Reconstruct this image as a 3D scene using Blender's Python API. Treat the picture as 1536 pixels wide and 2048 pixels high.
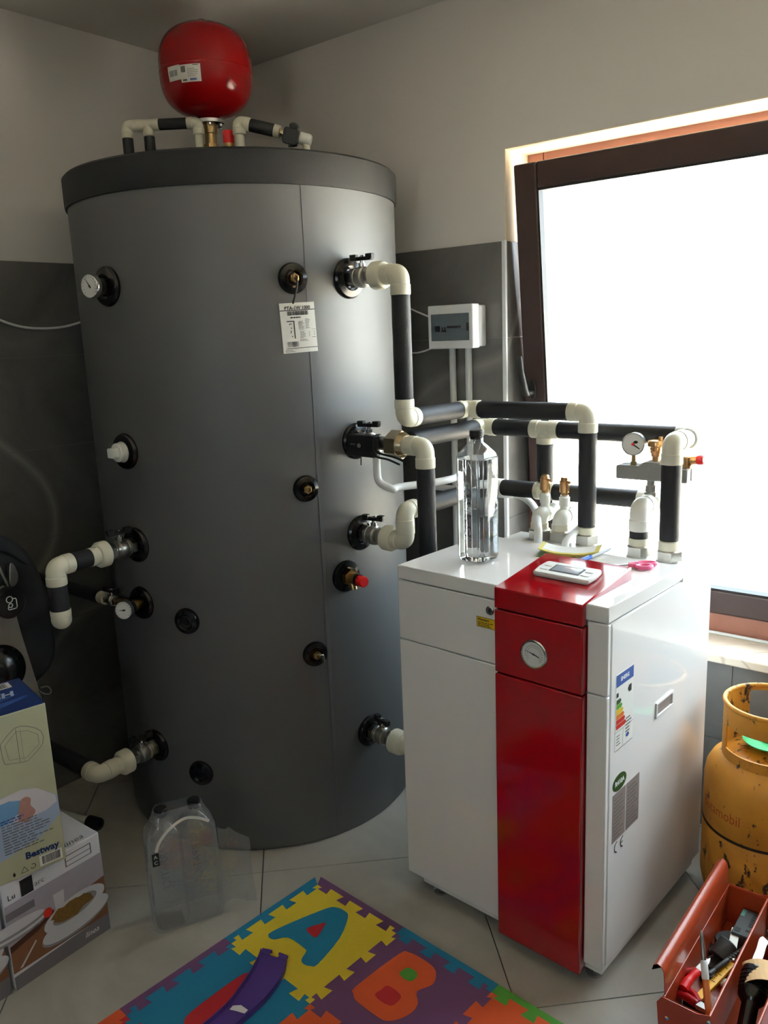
import bpy, bmesh, math, random
import numpy as np
from mathutils import Vector, Matrix
random.seed(7)
SC = bpy.context.scene
COL = SC.collection
for o in list(bpy.data.objects):
    bpy.data.objects.remove(o)

# ------------------------------------------------------------------ camera
F = 1642.58
CAM = np.array([2.6037, -2.3725, 1.5263])
YAW, PIT, ROL = 0.6839, -0.2130, -0.0410
fw = np.array([-math.sin(YAW)*math.cos(PIT), math.cos(YAW)*math.cos(PIT), math.sin(PIT)])
_rt = np.cross(fw, [0, 0, 1]); _rt /= np.linalg.norm(_rt); _up = np.cross(_rt, fw)
rt = _rt*math.cos(ROL) + _up*math.sin(ROL)
up = -_rt*math.sin(ROL) + _up*math.cos(ROL)
cd = bpy.data.cameras.new('camera'); cam = bpy.data.objects.new('camera', cd); COL.objects.link(cam)
cd.sensor_fit = 'VERTICAL'; cd.sensor_height = 36.0; cd.lens = F*36.0/2048.0
cd.clip_start = 0.02; cd.clip_end = 200
m = Matrix.Identity(4)
for i in range(3):
    m[i][0] = rt[i]; m[i][1] = up[i]; m[i][2] = -fw[i]; m[i][3] = CAM[i]
cam.matrix_world = m
SC.camera = cam

# ------------------------------------------------------------------ light
SKY = 15.0
w = bpy.data.worlds.new('overcast_sky'); SC.world = w; w.use_nodes = True
bg = w.node_tree.nodes['Background']
bg.inputs['Color'].default_value = (0.76, 0.885, 1.0, 1); bg.inputs['Strength'].default_value = SKY
vs = SC.view_settings
vs.view_transform = 'Standard'; vs.look = 'None'; vs.gamma = 1.0; vs.use_curve_mapping = False
vs.exposure = 0.0
SC.display_settings.display_device = 'sRGB'
sd_ = bpy.data.lights.new('sun', 'SUN'); sd_.energy = 150.0; sd_.color = (1.0, .93, .84); sd_.angle = math.radians(.6)   # lights the yard only, never shines in
so_ = bpy.data.objects.new('sun', sd_); COL.objects.link(so_)
so_.rotation_euler = Vector((-.60, .15, -.78)).to_track_quat('-Z', 'Y').to_euler(); so_.location = (8, -2, 10)
def portal(name, loc, sx, sy, rot):       # sampling aid at a real opening, gives off no light itself
    l = bpy.data.lights.new(name, 'AREA'); l.shape = 'RECTANGLE'; l.size = sx; l.size_y = sy
    l.cycles.is_portal = True
    o = bpy.data.objects.new(name, l); COL.objects.link(o); o.location = loc; o.rotation_euler = rot
XW0, XW1, ZW0, ZW1 = 1.208, 3.10, 0.575, 2.075      # window opening
ROOM_X, ROOM_Y, ROOM_Z = 4.1, -4.2, 2.54
DX0, DX1, DZ0, DZ1 = 2.46, 2.92, 1.10, 2.08          # narrow window behind the photographer
portal('window_portal', ((XW0+XW1)/2, 0.30, (ZW0+ZW1)/2), XW1-XW0, ZW1-ZW0, (-math.pi/2, 0, 0))
portal('rear_window_portal', ((DX0+DX1)/2, ROOM_Y-0.16, (DZ0+DZ1)/2), DX1-DX0, DZ1-DZ0, (math.pi/2, 0, 0))

# ------------------------------------------------------------------ pixel -> ray helpers (1536 x 2048)
def ray(x, y):
    d = fw + rt*(x-768)/F + up*(1024-y)/F
    return d/np.linalg.norm(d)
def onz(x, y, z):
    d = ray(x, y); return CAM + d*(z-CAM[2])/d[2]
def onpl(x, y, P, n):
    d = ray(x, y); P = np.array(P, float); n = np.array(n, float)
    return CAM + d*((P-CAM) @ n)/(d @ n)
def online(x, y, P, v):
    d = ray(x, y); P = np.array(P, float); v = np.array(v, float); v = v/np.linalg.norm(v)
    q = CAM-P; a = d @ v
    return P + v*((q @ v)-a*(q @ d))/(1-a*a)
def onvert(x, y, xy):
    return online(x, y, (xy[0], xy[1], 0), (0, 0, 1))
A = lambda *a: np.array(a, float)
def unit(v):
    v = np.array(v, float); return v/np.linalg.norm(v)

# ------------------------------------------------------------------ mesh builder
def frame(o, ex, ey, ez=None):
    o = np.array(o, float); ex = unit(ex); ey = unit(ey); ez = unit(np.cross(ex, ey)) if ez is None else unit(ez)
    return lambda u, v, h=0.0: o + ex*u + ey*v + ez*h
IDF = lambda u, v, h=0.0: A(u, v, h)
WM = {}
class MB:
    def __init__(s): s.v = []; s.f = []
    def add(s, vs_, fs):
        n = len(s.v); s.v += [tuple(map(float, q)) for q in vs_]; s.f += [tuple(i+n for i in f) for f in fs]; return s
    def box(s, a, b, fr=IDF):
        (x0, y0, z0), (x1, y1, z1) = a, b
        vs_ = [fr(x, y, z) for z in (z0, z1) for x, y in ((x0, y0), (x1, y0), (x1, y1), (x0, y1))]
        return s.add(vs_, [(3, 2, 1, 0), (4, 5, 6, 7), (0, 1, 5, 4), (1, 2, 6, 5), (2, 3, 7, 6), (3, 0, 4, 7)])
    def prism(s, poly, h0, h1, fr=IDF):
        n = len(poly)
        vs_ = [fr(u, v, h0) for u, v in poly] + [fr(u, v, h1) for u, v in poly]
        fs = [tuple(range(n-1, -1, -1)), tuple(range(n, 2*n))] + [(i, (i+1) % n, n+(i+1) % n, n+i) for i in range(n)]
        return s.add(vs_, fs)
    def flat(s, poly, h, fr=IDF):
        return s.add([fr(u, v, h) for u, v in poly], [tuple(range(len(poly)))])
    def rect(s, u0, v0, u1, v1, h, fr=IDF, nu=1):
        for k in range(nu):
            a = u0+(u1-u0)*k/nu; b = u0+(u1-u0)*(k+1)/nu
            s.flat([(a, v0), (b, v0), (b, v1), (a, v1)], h, fr)
        return s
    def lathe(s, prof, P, ax, seg=32, ref=None):
        P = np.array(P, float); ax = unit(ax)
        r0 = np.array(ref if ref is not None else ((0, 0, 1) if abs(ax[2]) < .9 else (1, 0, 0)), float)
        e1 = unit(r0-ax*(r0 @ ax)); e2 = np.cross(ax, e1); n = len(prof); vs_ = []; fs = []
        for r, h in prof:
            for k in range(seg):
                t = 2*math.pi*k/seg
                vs_.append(P+ax*h+(e1*math.cos(t)+e2*math.sin(t))*max(r, 1e-5))
        for i in range(n-1):
            for k in range(seg):
                k2 = (k+1) % seg
                fs.append((i*seg+k, i*seg+k2, (i+1)*seg+k2, (i+1)*seg+k))
        if prof[0][0] > 1e-4: fs.append(tuple(range(seg-1, -1, -1)))
        if prof[-1][0] > 1e-4: fs.append(tuple((n-1)*seg+k for k in range(seg)))
        return s.add(vs_, fs)
    def cyl(s, P, Q, r, seg=24, r2=None, ref=None):
        P = np.array(P, float); Q = np.array(Q, float); L = np.linalg.norm(Q-P)
        return s.lathe([(r, 0), (r if r2 is None else r2, L)], P, Q-P, seg, ref)
    def tube(s, pts, r, seg=14, closed=False):
        pts = [np.array(q, float) for q in pts]; n = len(pts); vs_ = []; fs = []; e1 = None
        for i, q in enumerate(pts):
            if closed: t = unit(pts[(i+1) % n]-pts[i-1])
            else: t = unit(pts[min(i+1, n-1)]-pts[max(i-1, 0)])
            if e1 is None:
                ref = A(0, 0, 1) if abs(t[2]) < .9 else A(1, 0, 0)
                e1 = unit(ref-t*(ref @ t))
            else: e1 = unit(e1-t*(e1 @ t))
            e2 = np.cross(t, e1); rr = r[i] if hasattr(r, '__len__') else r
            for k in range(seg):
                a = 2*math.pi*k/seg; vs_.append(q+(e1*math.cos(a)+e2*math.sin(a))*rr)
        for i in range(n if closed else n-1):
            j = (i+1) % n
            for k in range(seg):
                k2 = (k+1) % seg; fs.append((i*seg+k, i*seg+k2, j*seg+k2, j*seg+k))
        if not closed: fs += [tuple(range(seg-1, -1, -1)), tuple((n-1)*seg+k for k in range(seg))]
        return s.add(vs_, fs)
    def hexa(s, P, Q, r, ref=None): return s.cyl(P, Q, r, 6, None, ref)
    def build(s, name, mat, parent=None, bevel=0, smooth=35, label=None, fix=True, seg=2):
        me = bpy.data.meshes.new(name)
        inv = WM[parent].inverted() if parent is not None else Matrix.Identity(4)
        me.from_pydata([inv @ Vector(q) for q in s.v], [], s.f); me.update()
        if fix:
            bm = bmesh.new(); bm.from_mesh(me); bmesh.ops.recalc_face_normals(bm, faces=bm.faces); bm.to_mesh(me); bm.free()
        if smooth:
            me.polygons.foreach_set('use_smooth', [True]*len(me.polygons)); me.set_sharp_from_angle(angle=math.radians(smooth))
        o = bpy.data.objects.new(name, me); COL.objects.link(o)
        if mat is not None: me.materials.append(mat)
        if parent is not None: o.parent = parent
        WM[o] = WM[parent] if parent is not None else Matrix.Identity(4)
        if bevel:
            b = o.modifiers.new('bevel', 'BEVEL'); b.width = bevel; b.segments = seg; b.limit_method = 'ANGLE'; b.angle_limit = math.radians(40)
        if label: o['label'] = label
        if name in ('print', 'fine_print', 'scale_marks', 'barcode', 'recycling_marks', 'slots'): o['kind'] = 'stuff'
        return o
def tag(o, label, cat, group=None):
    o['label'] = label; o['category'] = cat
    if group: o['group'] = group
    return o
def thing(name, label, cat, loc, rotz=0, group=None):
    o = bpy.data.objects.new(name, None); COL.objects.link(o); o.empty_display_size = .05
    o.location = [float(q) for q in loc]; o.rotation_euler = (0, 0, rotz)
    WM[o] = Matrix.Translation([float(q) for q in loc]) @ Matrix.Rotation(rotz, 4, 'Z')
    return tag(o, label, cat, group)
def struct(o): o['kind'] = 'structure'; return o
def rebase(o):                                     # put a one-mesh thing's origin at its base
    co = [v.co.copy() for v in o.data.vertices]
    c = Vector(((min(q.x for q in co)+max(q.x for q in co))/2, (min(q.y for q in co)+max(q.y for q in co))/2, min(q.z for q in co)))
    o.data.transform(Matrix.Translation(-c)); o.location = c; WM[o] = Matrix.Translation(c); return o
def single(mb, name, mat, label, cat, group=None, **k):
    return rebase(tag(mb.build(name, mat, None, **k), label, cat, group))
def text(s_, size, fr, u, v, h, mat, parent, name='lettering', align='LEFT', spacing=1.0, shear=0, bold=0, sx=1.0, depth=0):
    cu = bpy.data.curves.new('t', 'FONT'); cu.body = s_; cu.size = size; cu.align_x = align; cu.align_y = 'CENTER'
    cu.space_character = spacing; cu.shear = shear; cu.offset = bold; cu.resolution_u = 2; cu.extrude = depth
    ob = bpy.data.objects.new('t', cu); COL.objects.link(ob)
    dg = bpy.context.evaluated_depsgraph_get(); me = bpy.data.meshes.new_from_object(ob.evaluated_get(dg))
    vs_ = [fr(u+q.co.x*sx, v+q.co.y, h+q.co.z) for q in me.vertices]; fs = [tuple(pl.vertices) for pl in me.polygons]
    bpy.data.objects.remove(ob); bpy.data.curves.remove(cu); bpy.data.meshes.remove(me)
    return MB().add(vs_, fs).build(name, mat, parent, smooth=0, fix=bool(depth))
def ellipse(cx, cy, a, b, n=28, rot=0):
    c, s_ = math.cos(rot), math.sin(rot)
    return [(cx+a*math.cos(t)*c-b*math.sin(t)*s_, cy+a*math.cos(t)*s_+b*math.sin(t)*c) for t in [2*math.pi*k/n for k in range(n)]]
def rrect(x0, y0, x1, y1, r, n=5):
    out = []
    for cx, cy, a0 in ((x1-r, y1-r, 0), (x0+r, y1-r, 90), (x0+r, y0+r, 180), (x1-r, y0+r, 270)):
        out += [(cx+r*math.cos(math.radians(a0+90*k/n)), cy+r*math.sin(math.radians(a0+90*k/n))) for k in range(n+1)]
    return out
def bars(mb, u0, v0, u1, v1, n, h, fr, seed=1, fill=.55):      # barcode strokes / rows of fine print
    rg = random.Random(seed); p = (u1-u0)/n
    for k in range(n):
        mb.rect(u0+k*p, v0, u0+k*p+p*rg.uniform(fill*.6, min(.9, fill*1.4)), v1, h, fr)
    return mb
def lines(mb, u0, v0, u1, v1, n, h, fr, seed=1, th=.45):
    rg = random.Random(seed); p = (v1-v0)/n
    for k in range(n):
        u = u0; end = u0+(u1-u0)*rg.uniform(.6, 1)
        while u < end:
            L = (u1-u0)*rg.uniform(.06, .2); mb.rect(u, v0+k*p, min(u+L, end), v0+k*p+p*th, h, fr); u += L+(u1-u0)*.025
    return mb
def bez(pts, n=12):                                # Catmull-Rom through pts
    P = [np.array(q, float) for q in pts]; P = [2*P[0]-P[1]]+P+[2*P[-1]-P[-2]]; out = []
    for i in range(1, len(P)-2):
        for k in range(n):
            t = k/n; a, b, c, d = P[i-1], P[i], P[i+1], P[i+2]
            out.append(.5*((2*b)+(c-a)*t+(2*a-5*b+4*c-d)*t*t+(3*b-a-3*c+d)*t**3))
    return out+[P[-2]]
def smooth_poly(pts, n=4):
    P = [np.array(q, float) for q in pts]; N = len(P); out = []
    for i in range(N):
        a, b, c, d = P[i-1], P[i], P[(i+1) % N], P[(i+2) % N]
        for k in range(n):
            t = k/n; out.append(tuple(.5*((2*b)+(c-a)*t+(2*a-5*b+4*c-d)*t*t+(3*b-a-3*c+d)*t**3)))
    return out

# ------------------------------------------------------------------ materials
def s2l(c): return tuple((q/12.92 if q <= .04045 else ((q+.055)/1.055)**2.4) for q in c)
def pm(name, col, rough=.5, metal=0, var=0, vscale=12, bump=0, bscale=200, coat=0, trans=0, ior=1.45, spec=.5, emit=None, lin=False):
    mt = bpy.data.materials.new(name); mt.use_nodes = True; nt = mt.node_tree; p = nt.nodes['Principled BSDF']
    c = tuple(col) if lin else s2l(col)
    p.inputs['Base Color'].default_value = (*c, 1); p.inputs['Roughness'].default_value = rough; p.inputs['Metallic'].default_value = metal
    p.inputs['IOR'].default_value = ior; p.inputs['Specular IOR Level'].default_value = spec
    p.inputs['Coat Weight'].default_value = coat; p.inputs['Coat Roughness'].default_value = .05
    p.inputs['Transmission Weight'].default_value = trans
    g = nt.nodes.new('ShaderNodeNewGeometry')
    if var:
        nz = nt.nodes.new('ShaderNodeTexNoise'); nz.inputs['Scale'].default_value = vscale; nz.inputs['Detail'].default_value = 5
        nt.links.new(g.outputs['Position'], nz.inputs['Vector'])
        mx = nt.nodes.new('ShaderNodeMix'); mx.data_type = 'RGBA'
        mx.inputs[6].default_value = (*[q*(1-var) for q in c], 1); mx.inputs[7].default_value = (*[min(q*(1+var), 1) for q in c], 1)
        nt.links.new(nz.outputs['Fac'], mx.inputs[0]); nt.links.new(mx.outputs[2], p.inputs['Base Color'])
    if bump:
        nb = nt.nodes.new('ShaderNodeTexNoise'); nb.inputs['Scale'].default_value = bscale; nb.inputs['Detail'].default_value = 3
        nt.links.new(g.outputs['Position'], nb.inputs['Vector'])
        bp = nt.nodes.new('ShaderNodeBump'); bp.inputs['Strength'].default_value = bump; bp.inputs['Distance'].default_value = .002
        nt.links.new(nb.outputs['Fac'], bp.inputs['Height']); nt.links.new(bp.outputs['Normal'], p.inputs['Normal'])
    return mt
def marble(name, c0, c1, vein, rough, scale, vscale, vamt, vw=.012, vdist=.9):
    mt = bpy.data.materials.new(name); mt.use_nodes = True; nt = mt.node_tree; p = nt.nodes['Principled BSDF']; N = nt.nodes.new; L = nt.links.new
    p.inputs['Roughness'].default_value = rough
    g = N('ShaderNodeNewGeometry')
    n1 = N('ShaderNodeTexNoise'); n1.inputs['Scale'].default_value = scale; n1.inputs['Detail'].default_value = 7; n1.inputs['Roughness'].default_value = .6; n1.inputs['Distortion'].default_value = .6
    L(g.outputs['Position'], n1.inputs['Vector'])
    r1 = N('ShaderNodeValToRGB'); r1.color_ramp.elements[0].position = .3; r1.color_ramp.elements[1].position = .72
    r1.color_ramp.elements[0].color = (*s2l(c0), 1); r1.color_ramp.elements[1].color = (*s2l(c1), 1); L(n1.outputs['Fac'], r1.inputs['Fac'])
    n2 = N('ShaderNodeTexNoise'); n2.inputs['Scale'].default_value = vscale; n2.inputs['Detail'].default_value = 1; n2.inputs['Distortion'].default_value = vdist
    L(g.outputs['Position'], n2.inputs['Vector'])
    sb = N('ShaderNodeMath'); sb.operation = 'SUBTRACT'; sb.inputs[1].default_value = .5; L(n2.outputs['Fac'], sb.inputs[0])
    ab = N('ShaderNodeMath'); ab.operation = 'ABSOLUTE'; L(sb.outputs[0], ab.inputs[0])
    r2 = N('ShaderNodeValToRGB'); r2.color_ramp.elements[0].position = 0; r2.color_ramp.elements[1].position = vw
    r2.color_ramp.elements[0].color = (vamt, vamt, vamt, 1); r2.color_ramp.elements[1].color = (0, 0, 0, 1); L(ab.outputs[0], r2.inputs['Fac'])
    mx = N('ShaderNodeMix'); mx.data_type = 'RGBA'; L(r2.outputs['Color'], mx.inputs[0]); L(r1.outputs['Color'], mx.inputs[6]); mx.inputs[7].default_value = (*s2l(vein), 1)
    L(mx.outputs[2], p.inputs['Base Color'])
    return mt
def clear(name, tint=(1, 1, 1), refl=.06, haze=0.0, rough=0.0, bump=0, bscale=40):     # thin clear sheet: see-through, fresnel gloss, a little haze
    mt = bpy.data.materials.new(name); mt.use_nodes = True; nt = mt.node_tree; N = nt.nodes.new; L = nt.links.new
    nt.nodes.remove(nt.nodes['Principled BSDF']); out = nt.nodes['Material Output']
    tr = N('ShaderNodeBsdfTransparent'); tr.inputs['Color'].default_value = (*tint, 1)
    gl = N('ShaderNodeBsdfGlossy'); gl.inputs['Roughness'].default_value = rough
    fr_ = N('ShaderNodeLayerWeight'); fr_.inputs['Blend'].default_value = .5
    pw = N('ShaderNodeMath'); pw.operation = 'POWER'; pw.inputs[1].default_value = 5.0; L(fr_.outputs['Facing'], pw.inputs[0])
    mu = N('ShaderNodeMath'); mu.operation = 'MULTIPLY_ADD'; mu.inputs[1].default_value = 1-refl; mu.inputs[2].default_value = refl; L(pw.outputs[0], mu.inputs[0])
    mx = N('ShaderNodeMixShader'); L(mu.outputs[0], mx.inputs[0]); L(tr.outputs[0], mx.inputs[1]); L(gl.outputs[0], mx.inputs[2])
    last = mx
    if haze:
        df = N('ShaderNodeBsdfDiffuse'); df.inputs['Color'].default_value = (.8, .8, .8, 1)
        m2 = N('ShaderNodeMixShader'); m2.inputs[0].default_value = haze; L(mx.outputs[0], m2.inputs[1]); L(df.outputs[0], m2.inputs[2]); last = m2
    if bump:
        g = N('ShaderNodeNewGeometry'); nz = N('ShaderNodeTexNoise'); nz.inputs['Scale'].default_value = bscale; L(g.outputs['Position'], nz.inputs['Vector'])
        bp = N('ShaderNodeBump'); bp.inputs['Strength'].default_value = bump; bp.inputs['Distance'].default_value = .01
        L(nz.outputs['Fac'], bp.inputs['Height']); L(bp.outputs['Normal'], gl.inputs['Normal'])
    L(last.outputs[0], out.inputs['Surface'])
    return mt
def chipped(name, base, dark, scale, lo, hi, rough, scale2=3, dirt=.5):
    mt = bpy.data.materials.new(name); mt.use_nodes = True; nt = mt.node_tree; p = nt.nodes['Principled BSDF']; N = nt.nodes.new; L = nt.links.new
    p.inputs['Roughness'].default_value = rough
    g = N('ShaderNodeNewGeometry')
    mp = N('ShaderNodeMapping'); mp.inputs['Rotation'].default_value = (.3, .5, .4); mp.inputs['Scale'].default_value = (1, 1, .55); L(g.outputs['Position'], mp.inputs['Vector'])
    n1 = N('ShaderNodeTexNoise'); n1.inputs['Scale'].default_value = scale; n1.inputs['Detail'].default_value = 4; n1.inputs['Roughness'].default_value = .7; L(mp.outputs[0], n1.inputs['Vector'])
    n2 = N('ShaderNodeTexNoise'); n2.inputs['Scale'].default_value = scale2; n2.inputs['Detail'].default_value = 3; L(g.outputs['Position'], n2.inputs['Vector'])
    ad = N('ShaderNodeMath'); ad.operation = 'MULTIPLY_ADD'; ad.inputs[1].default_value = dirt; L(n2.outputs['Fac'], ad.inputs[0]); L(n1.outputs['Fac'], ad.inputs[2])
    r1 = N('ShaderNodeValToRGB'); r1.color_ramp.elements[0].position = lo; r1.color_ramp.elements[1].position = hi
    r1.color_ramp.elements[0].color = (*s2l(base), 1); r1.color_ramp.elements[1].color = (*s2l(dark), 1); L(ad.outputs[0], r1.inputs['Fac'])
    n3 = N('ShaderNodeTexNoise'); n3.inputs['Scale'].default_value = 9; n3.inputs['Detail'].default_value = 4; L(g.outputs['Position'], n3.inputs['Vector'])
    mx = N('ShaderNodeMix'); mx.data_type = 'RGBA'; mx.blend_type = 'MULTIPLY'; mx.inputs[0].default_value = .55; L(r1.outputs['Color'], mx.inputs[6]); L(n3.outputs['Color'], mx.inputs[7])
    mx.inputs[7].default_value = (1, 1, 1, 1)
    hs = N('ShaderNodeValToRGB'); hs.color_ramp.elements[0].position = .25; hs.color_ramp.elements[1].position = .6
    hs.color_ramp.elements[0].color = (.45, .4, .35, 1); hs.color_ramp.elements[1].color = (1, 1, 1, 1)
    L(n3.outputs['Fac'], hs.inputs['Fac']); L(hs.outputs['Color'], mx.inputs[7])
    L(mx.outputs[2], p.inputs['Base Color'])
    return mt
M = {}
M['plaster'] = pm('painted_plaster', (.885, .865, .84), .85, var=.03, vscale=4, bump=.08, bscale=60)
M['ceiling'] = pm('ceiling_paint', (.84, .82, .785), .9, var=.03, vscale=3)
M['reveal'] = pm('warm_lit_reveal_plaster', (.95, .90, .80), .8, var=.03, vscale=6)  # same plaster as the walls, warm window light put into its colour
M['wtile'] = marble('grey_marble_tile', (.33, .325, .315), (.47, .465, .45), (.62, .61, .59), .24, 2.2, .75, .45, .006, .15)
M['grout'] = pm('grey_grout', (.42, .41, .40), .9)
M['ftile'] = marble('beige_grey_floor_tile', (.62, .605, .57), (.70, .685, .65), (.74, .72, .69), .2, 3.5, .9, .06)
M['fgrout'] = pm('floor_grout', (.42, .40, .38), .9)
M['sill'] = marble('cream_marble_sill', (.86, .80, .72), (.93, .89, .82), (.72, .62, .54), .25, 6, 3, .6)
M['trimwhite'] = pm('white_trim', (.93, .93, .93), .3)
M['ground'] = pm('pale_paving', (.80, .76, .70), .9, var=.1, vscale=2)
M['winbrown'] = pm('dark_brown_window_frame', (.25, .185, .175), .35, var=.12, vscale=25)
M['winframe'] = pm('lit_red_brown_outer_frame', (.58, .38, .31), .4, var=.12, vscale=25)  # red-brown frame, its pinkish lit tone put into the colour
M['gasket'] = pm('black_gasket', (.06, .06, .06), .5)
M['glass'] = clear('window_glass', (.97, .99, .98), .05)
M['blackplastic'] = pm('glossy_black_plastic', (.045, .045, .05), .18, var=.1)
M['mattblack'] = pm('matt_black_plastic', (.06, .06, .065), .5, var=.1)
M['foam'] = pm('black_pipe_foam', (.105, .11, .125), .62, var=.12, vscale=60, bump=.25, bscale=160)
M['ppr'] = pm('cream_plastic_fitting', (.86, .845, .76), .36, var=.03, vscale=30)
M['pprw'] = pm('white_plastic_fitting', (.90, .90, .86), .36, var=.03, vscale=30)
M['conduit'] = pm('white_conduit', (.88, .88, .87), .4, var=.02)
M['nickel'] = pm('nickel_plated_brass', (.72, .71, .68), .28, metal=1, var=.12, vscale=80)
M['chrome'] = pm('chrome', (.82, .82, .82), .12, metal=1, var=.05)
M['steel'] = pm('brushed_steel', (.62, .61, .59), .38, metal=1, var=.12, vscale=60)
M['brass'] = pm('brass', (.66, .56, .40), .3, metal=1, var=.15, vscale=60)
M['bronze'] = pm('pale_bronze', (.66, .60, .49), .32, metal=1, var=.15, vscale=60)
M['copperbrass'] = pm('bright_brass', (.84, .66, .46), .28, metal=1, var=.12, vscale=60)
M['jacket'] = pm('silver_grey_vinyl_tank_jacket', (.43, .435, .435), .56, metal=.55, var=.03, vscale=3, bump=.12, bscale=9)
M['lid'] = pm('charcoal_foam_lid', (.10, .105, .11), .7, var=.12, vscale=140, bump=.3, bscale=300)
M['red'] = pm('red_gloss_lacquer', (.58, .02, .07), .10, coat=.6)
M['vesselred'] = pm('red_vessel_enamel', (.48, .028, .032), .14, var=.06, vscale=6, spec=.28)
M['redplastic'] = pm('red_plastic', (.80, .10, .12), .4)
M['pumpwhite'] = pm('white_gloss_enamel', (.90, .895, .885), .03, coat=.0, var=.015, vscale=5)
M['paper'] = pm('label_paper', (.90, .89, .86), .5, var=.03, vscale=80)
M['ink'] = pm('black_ink', (.12, .12, .12), .6)
M['inkgrey'] = pm('grey_ink', (.42, .42, .41), .6)
M['inkblue'] = pm('blue_ink', (.16, .30, .58), .6)
M['inkgreen'] = pm('green_ink', (.18, .30, .10), .5)
M['inkwhite'] = pm('white_ink', (.92, .92, .92), .5)
M['inkred'] = pm('red_ink', (.75, .15, .10), .5)
M['inkyellow'] = pm('warning_yellow', (.86, .72, .12), .45)
M['inkorange'] = pm('orange_ink', (.85, .45, .10), .5)
M['inklime'] = pm('lime_ink', (.35, .62, .20), .5)
M['silverlabel'] = pm('grey_metal_label', (.55, .50, .48), .4)
M['dial'] = pm('dial_face', (.88, .88, .86), .35)
M['ctrl'] = pm('light_grey_plastic', (.86, .86, .84), .35)
M['lcd'] = pm('lcd_glass', (.60, .63, .66), .08, coat=.6)
M['box_white'] = pm('white_carton', (.86, .86, .88), .55, var=.03, vscale=20)
M['smoke'] = pm('smoked_plastic_window', (.30, .35, .38), .12, coat=.4)
# ================================================================== THE ROOM
T = .2
fl = struct(MB().box((-T, ROOM_Y-T, -.12), (ROOM_X+T, .35, -.008)).build('floor', M['fgrout'], smooth=0))
def clip(poly, x0, y0, x1, y1):
    for ax, lim, sg in ((0, x0, 1), (0, x1, -1), (1, y0, 1), (1, y1, -1)):
        out = []
        for i in range(len(poly)):
            p, q = poly[i-1], poly[i]; ip = sg*(p[ax]-lim) >= 0; iq = sg*(q[ax]-lim) >= 0
            if ip != iq:
                t = (lim-p[ax])/(q[ax]-p[ax]); out.append((p[0]+(q[0]-p[0])*t, p[1]+(q[1]-p[1])*t))
            if iq: out.append(q)
        poly = out
        if len(poly) < 3: return []
    return poly
r2 = math.sqrt(.5); full = None
for i in range(-8, 14):
    for j in range(-4, 18):
        a = .583+.6*i; b = 1.956-.6*8+.6*j; g = .0015
        P = [((s_+t_)*r2, (s_-t_)*r2) for s_, t_ in ((a+g, b+g), (a+.6-g, b+g), (a+.6-g, b+.6-g), (a+g, b+.6-g))]
        Q = clip(P, 0, ROOM_Y, ROOM_X, 0)
        if not Q or abs(sum(Q[k-1][0]*Q[k][1]-Q[k][0]*Q[k-1][1] for k in range(len(Q)))) < .002: continue
        if len(Q) == 4 and all(abs(Q[k][0]-P[(k+1) % 4][0]) < 1e-9 or True for k in range(4)) and abs(abs(sum(Q[k-1][0]*Q[k][1]-Q[k][0]*Q[k-1][1] for k in range(4)))/2-(.6-2*g)**2) < 1e-6:
            c = (sum(q[0] for q in P)/4, sum(q[1] for q in P)/4)
            if full is None:
                full = MB().prism([(q[0]-c[0], q[1]-c[1]) for q in P], -.008, 0).build('floor_tile', M['ftile'], fl, smooth=0)
                full.location = (*c, 0)
            else:
                o = full.copy(); COL.objects.link(o); o.parent = fl; o.location = (*c, 0)
        else:
            MB().prism(Q, -.008, 0).build('floor_tile', M['ftile'], fl, smooth=0)
struct(MB().box((-T, ROOM_Y-T, ROOM_Z), (ROOM_X+T, .35, ROOM_Z+.15)).build('ceiling', M['ceiling'], smooth=0))
wl = struct(MB().box((-T, ROOM_Y-T, -.008), (0, .35, ROOM_Z)).build('wall_left', M['plaster'], smooth=0))
wb = MB()
wb.box((0, 0, -.008), (XW0, .35, ROOM_Z)); wb.box((XW1, 0, -.008), (ROOM_X+T, .35, ROOM_Z))
wb.box((XW0, 0, -.008), (XW1, .35, ZW0-.03)); wb.box((XW0, 0, ZW1), (XW1, .35, ROOM_Z))
wb = struct(wb.build('wall_back', M['plaster'], smooth=0))
wr = struct(MB().box((ROOM_X, ROOM_Y-T, -.008), (ROOM_X+T, 0, ROOM_Z)).build('wall_right', M['plaster'], smooth=0))
wf = MB()
wf.box((0, ROOM_Y-T, -.008), (DX0, ROOM_Y, ROOM_Z)); wf.box((DX1, ROOM_Y-T, -.008), (ROOM_X, ROOM_Y, ROOM_Z)); wf.box((DX0, ROOM_Y-T, DZ1), (DX1, ROOM_Y, ROOM_Z)); wf.box((DX0, ROOM_Y-T, -.008), (DX1, ROOM_Y, DZ0))
wf = struct(wf.build('wall_front', M['plaster'], smooth=0))
gr = MB().box((-20, .35, -.3), (24, 30, -.12)).box((-20, -34, -.3), (24, ROOM_Y-T, -.12))
struct(gr.build('ground', M['ground'], smooth=0))
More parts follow.
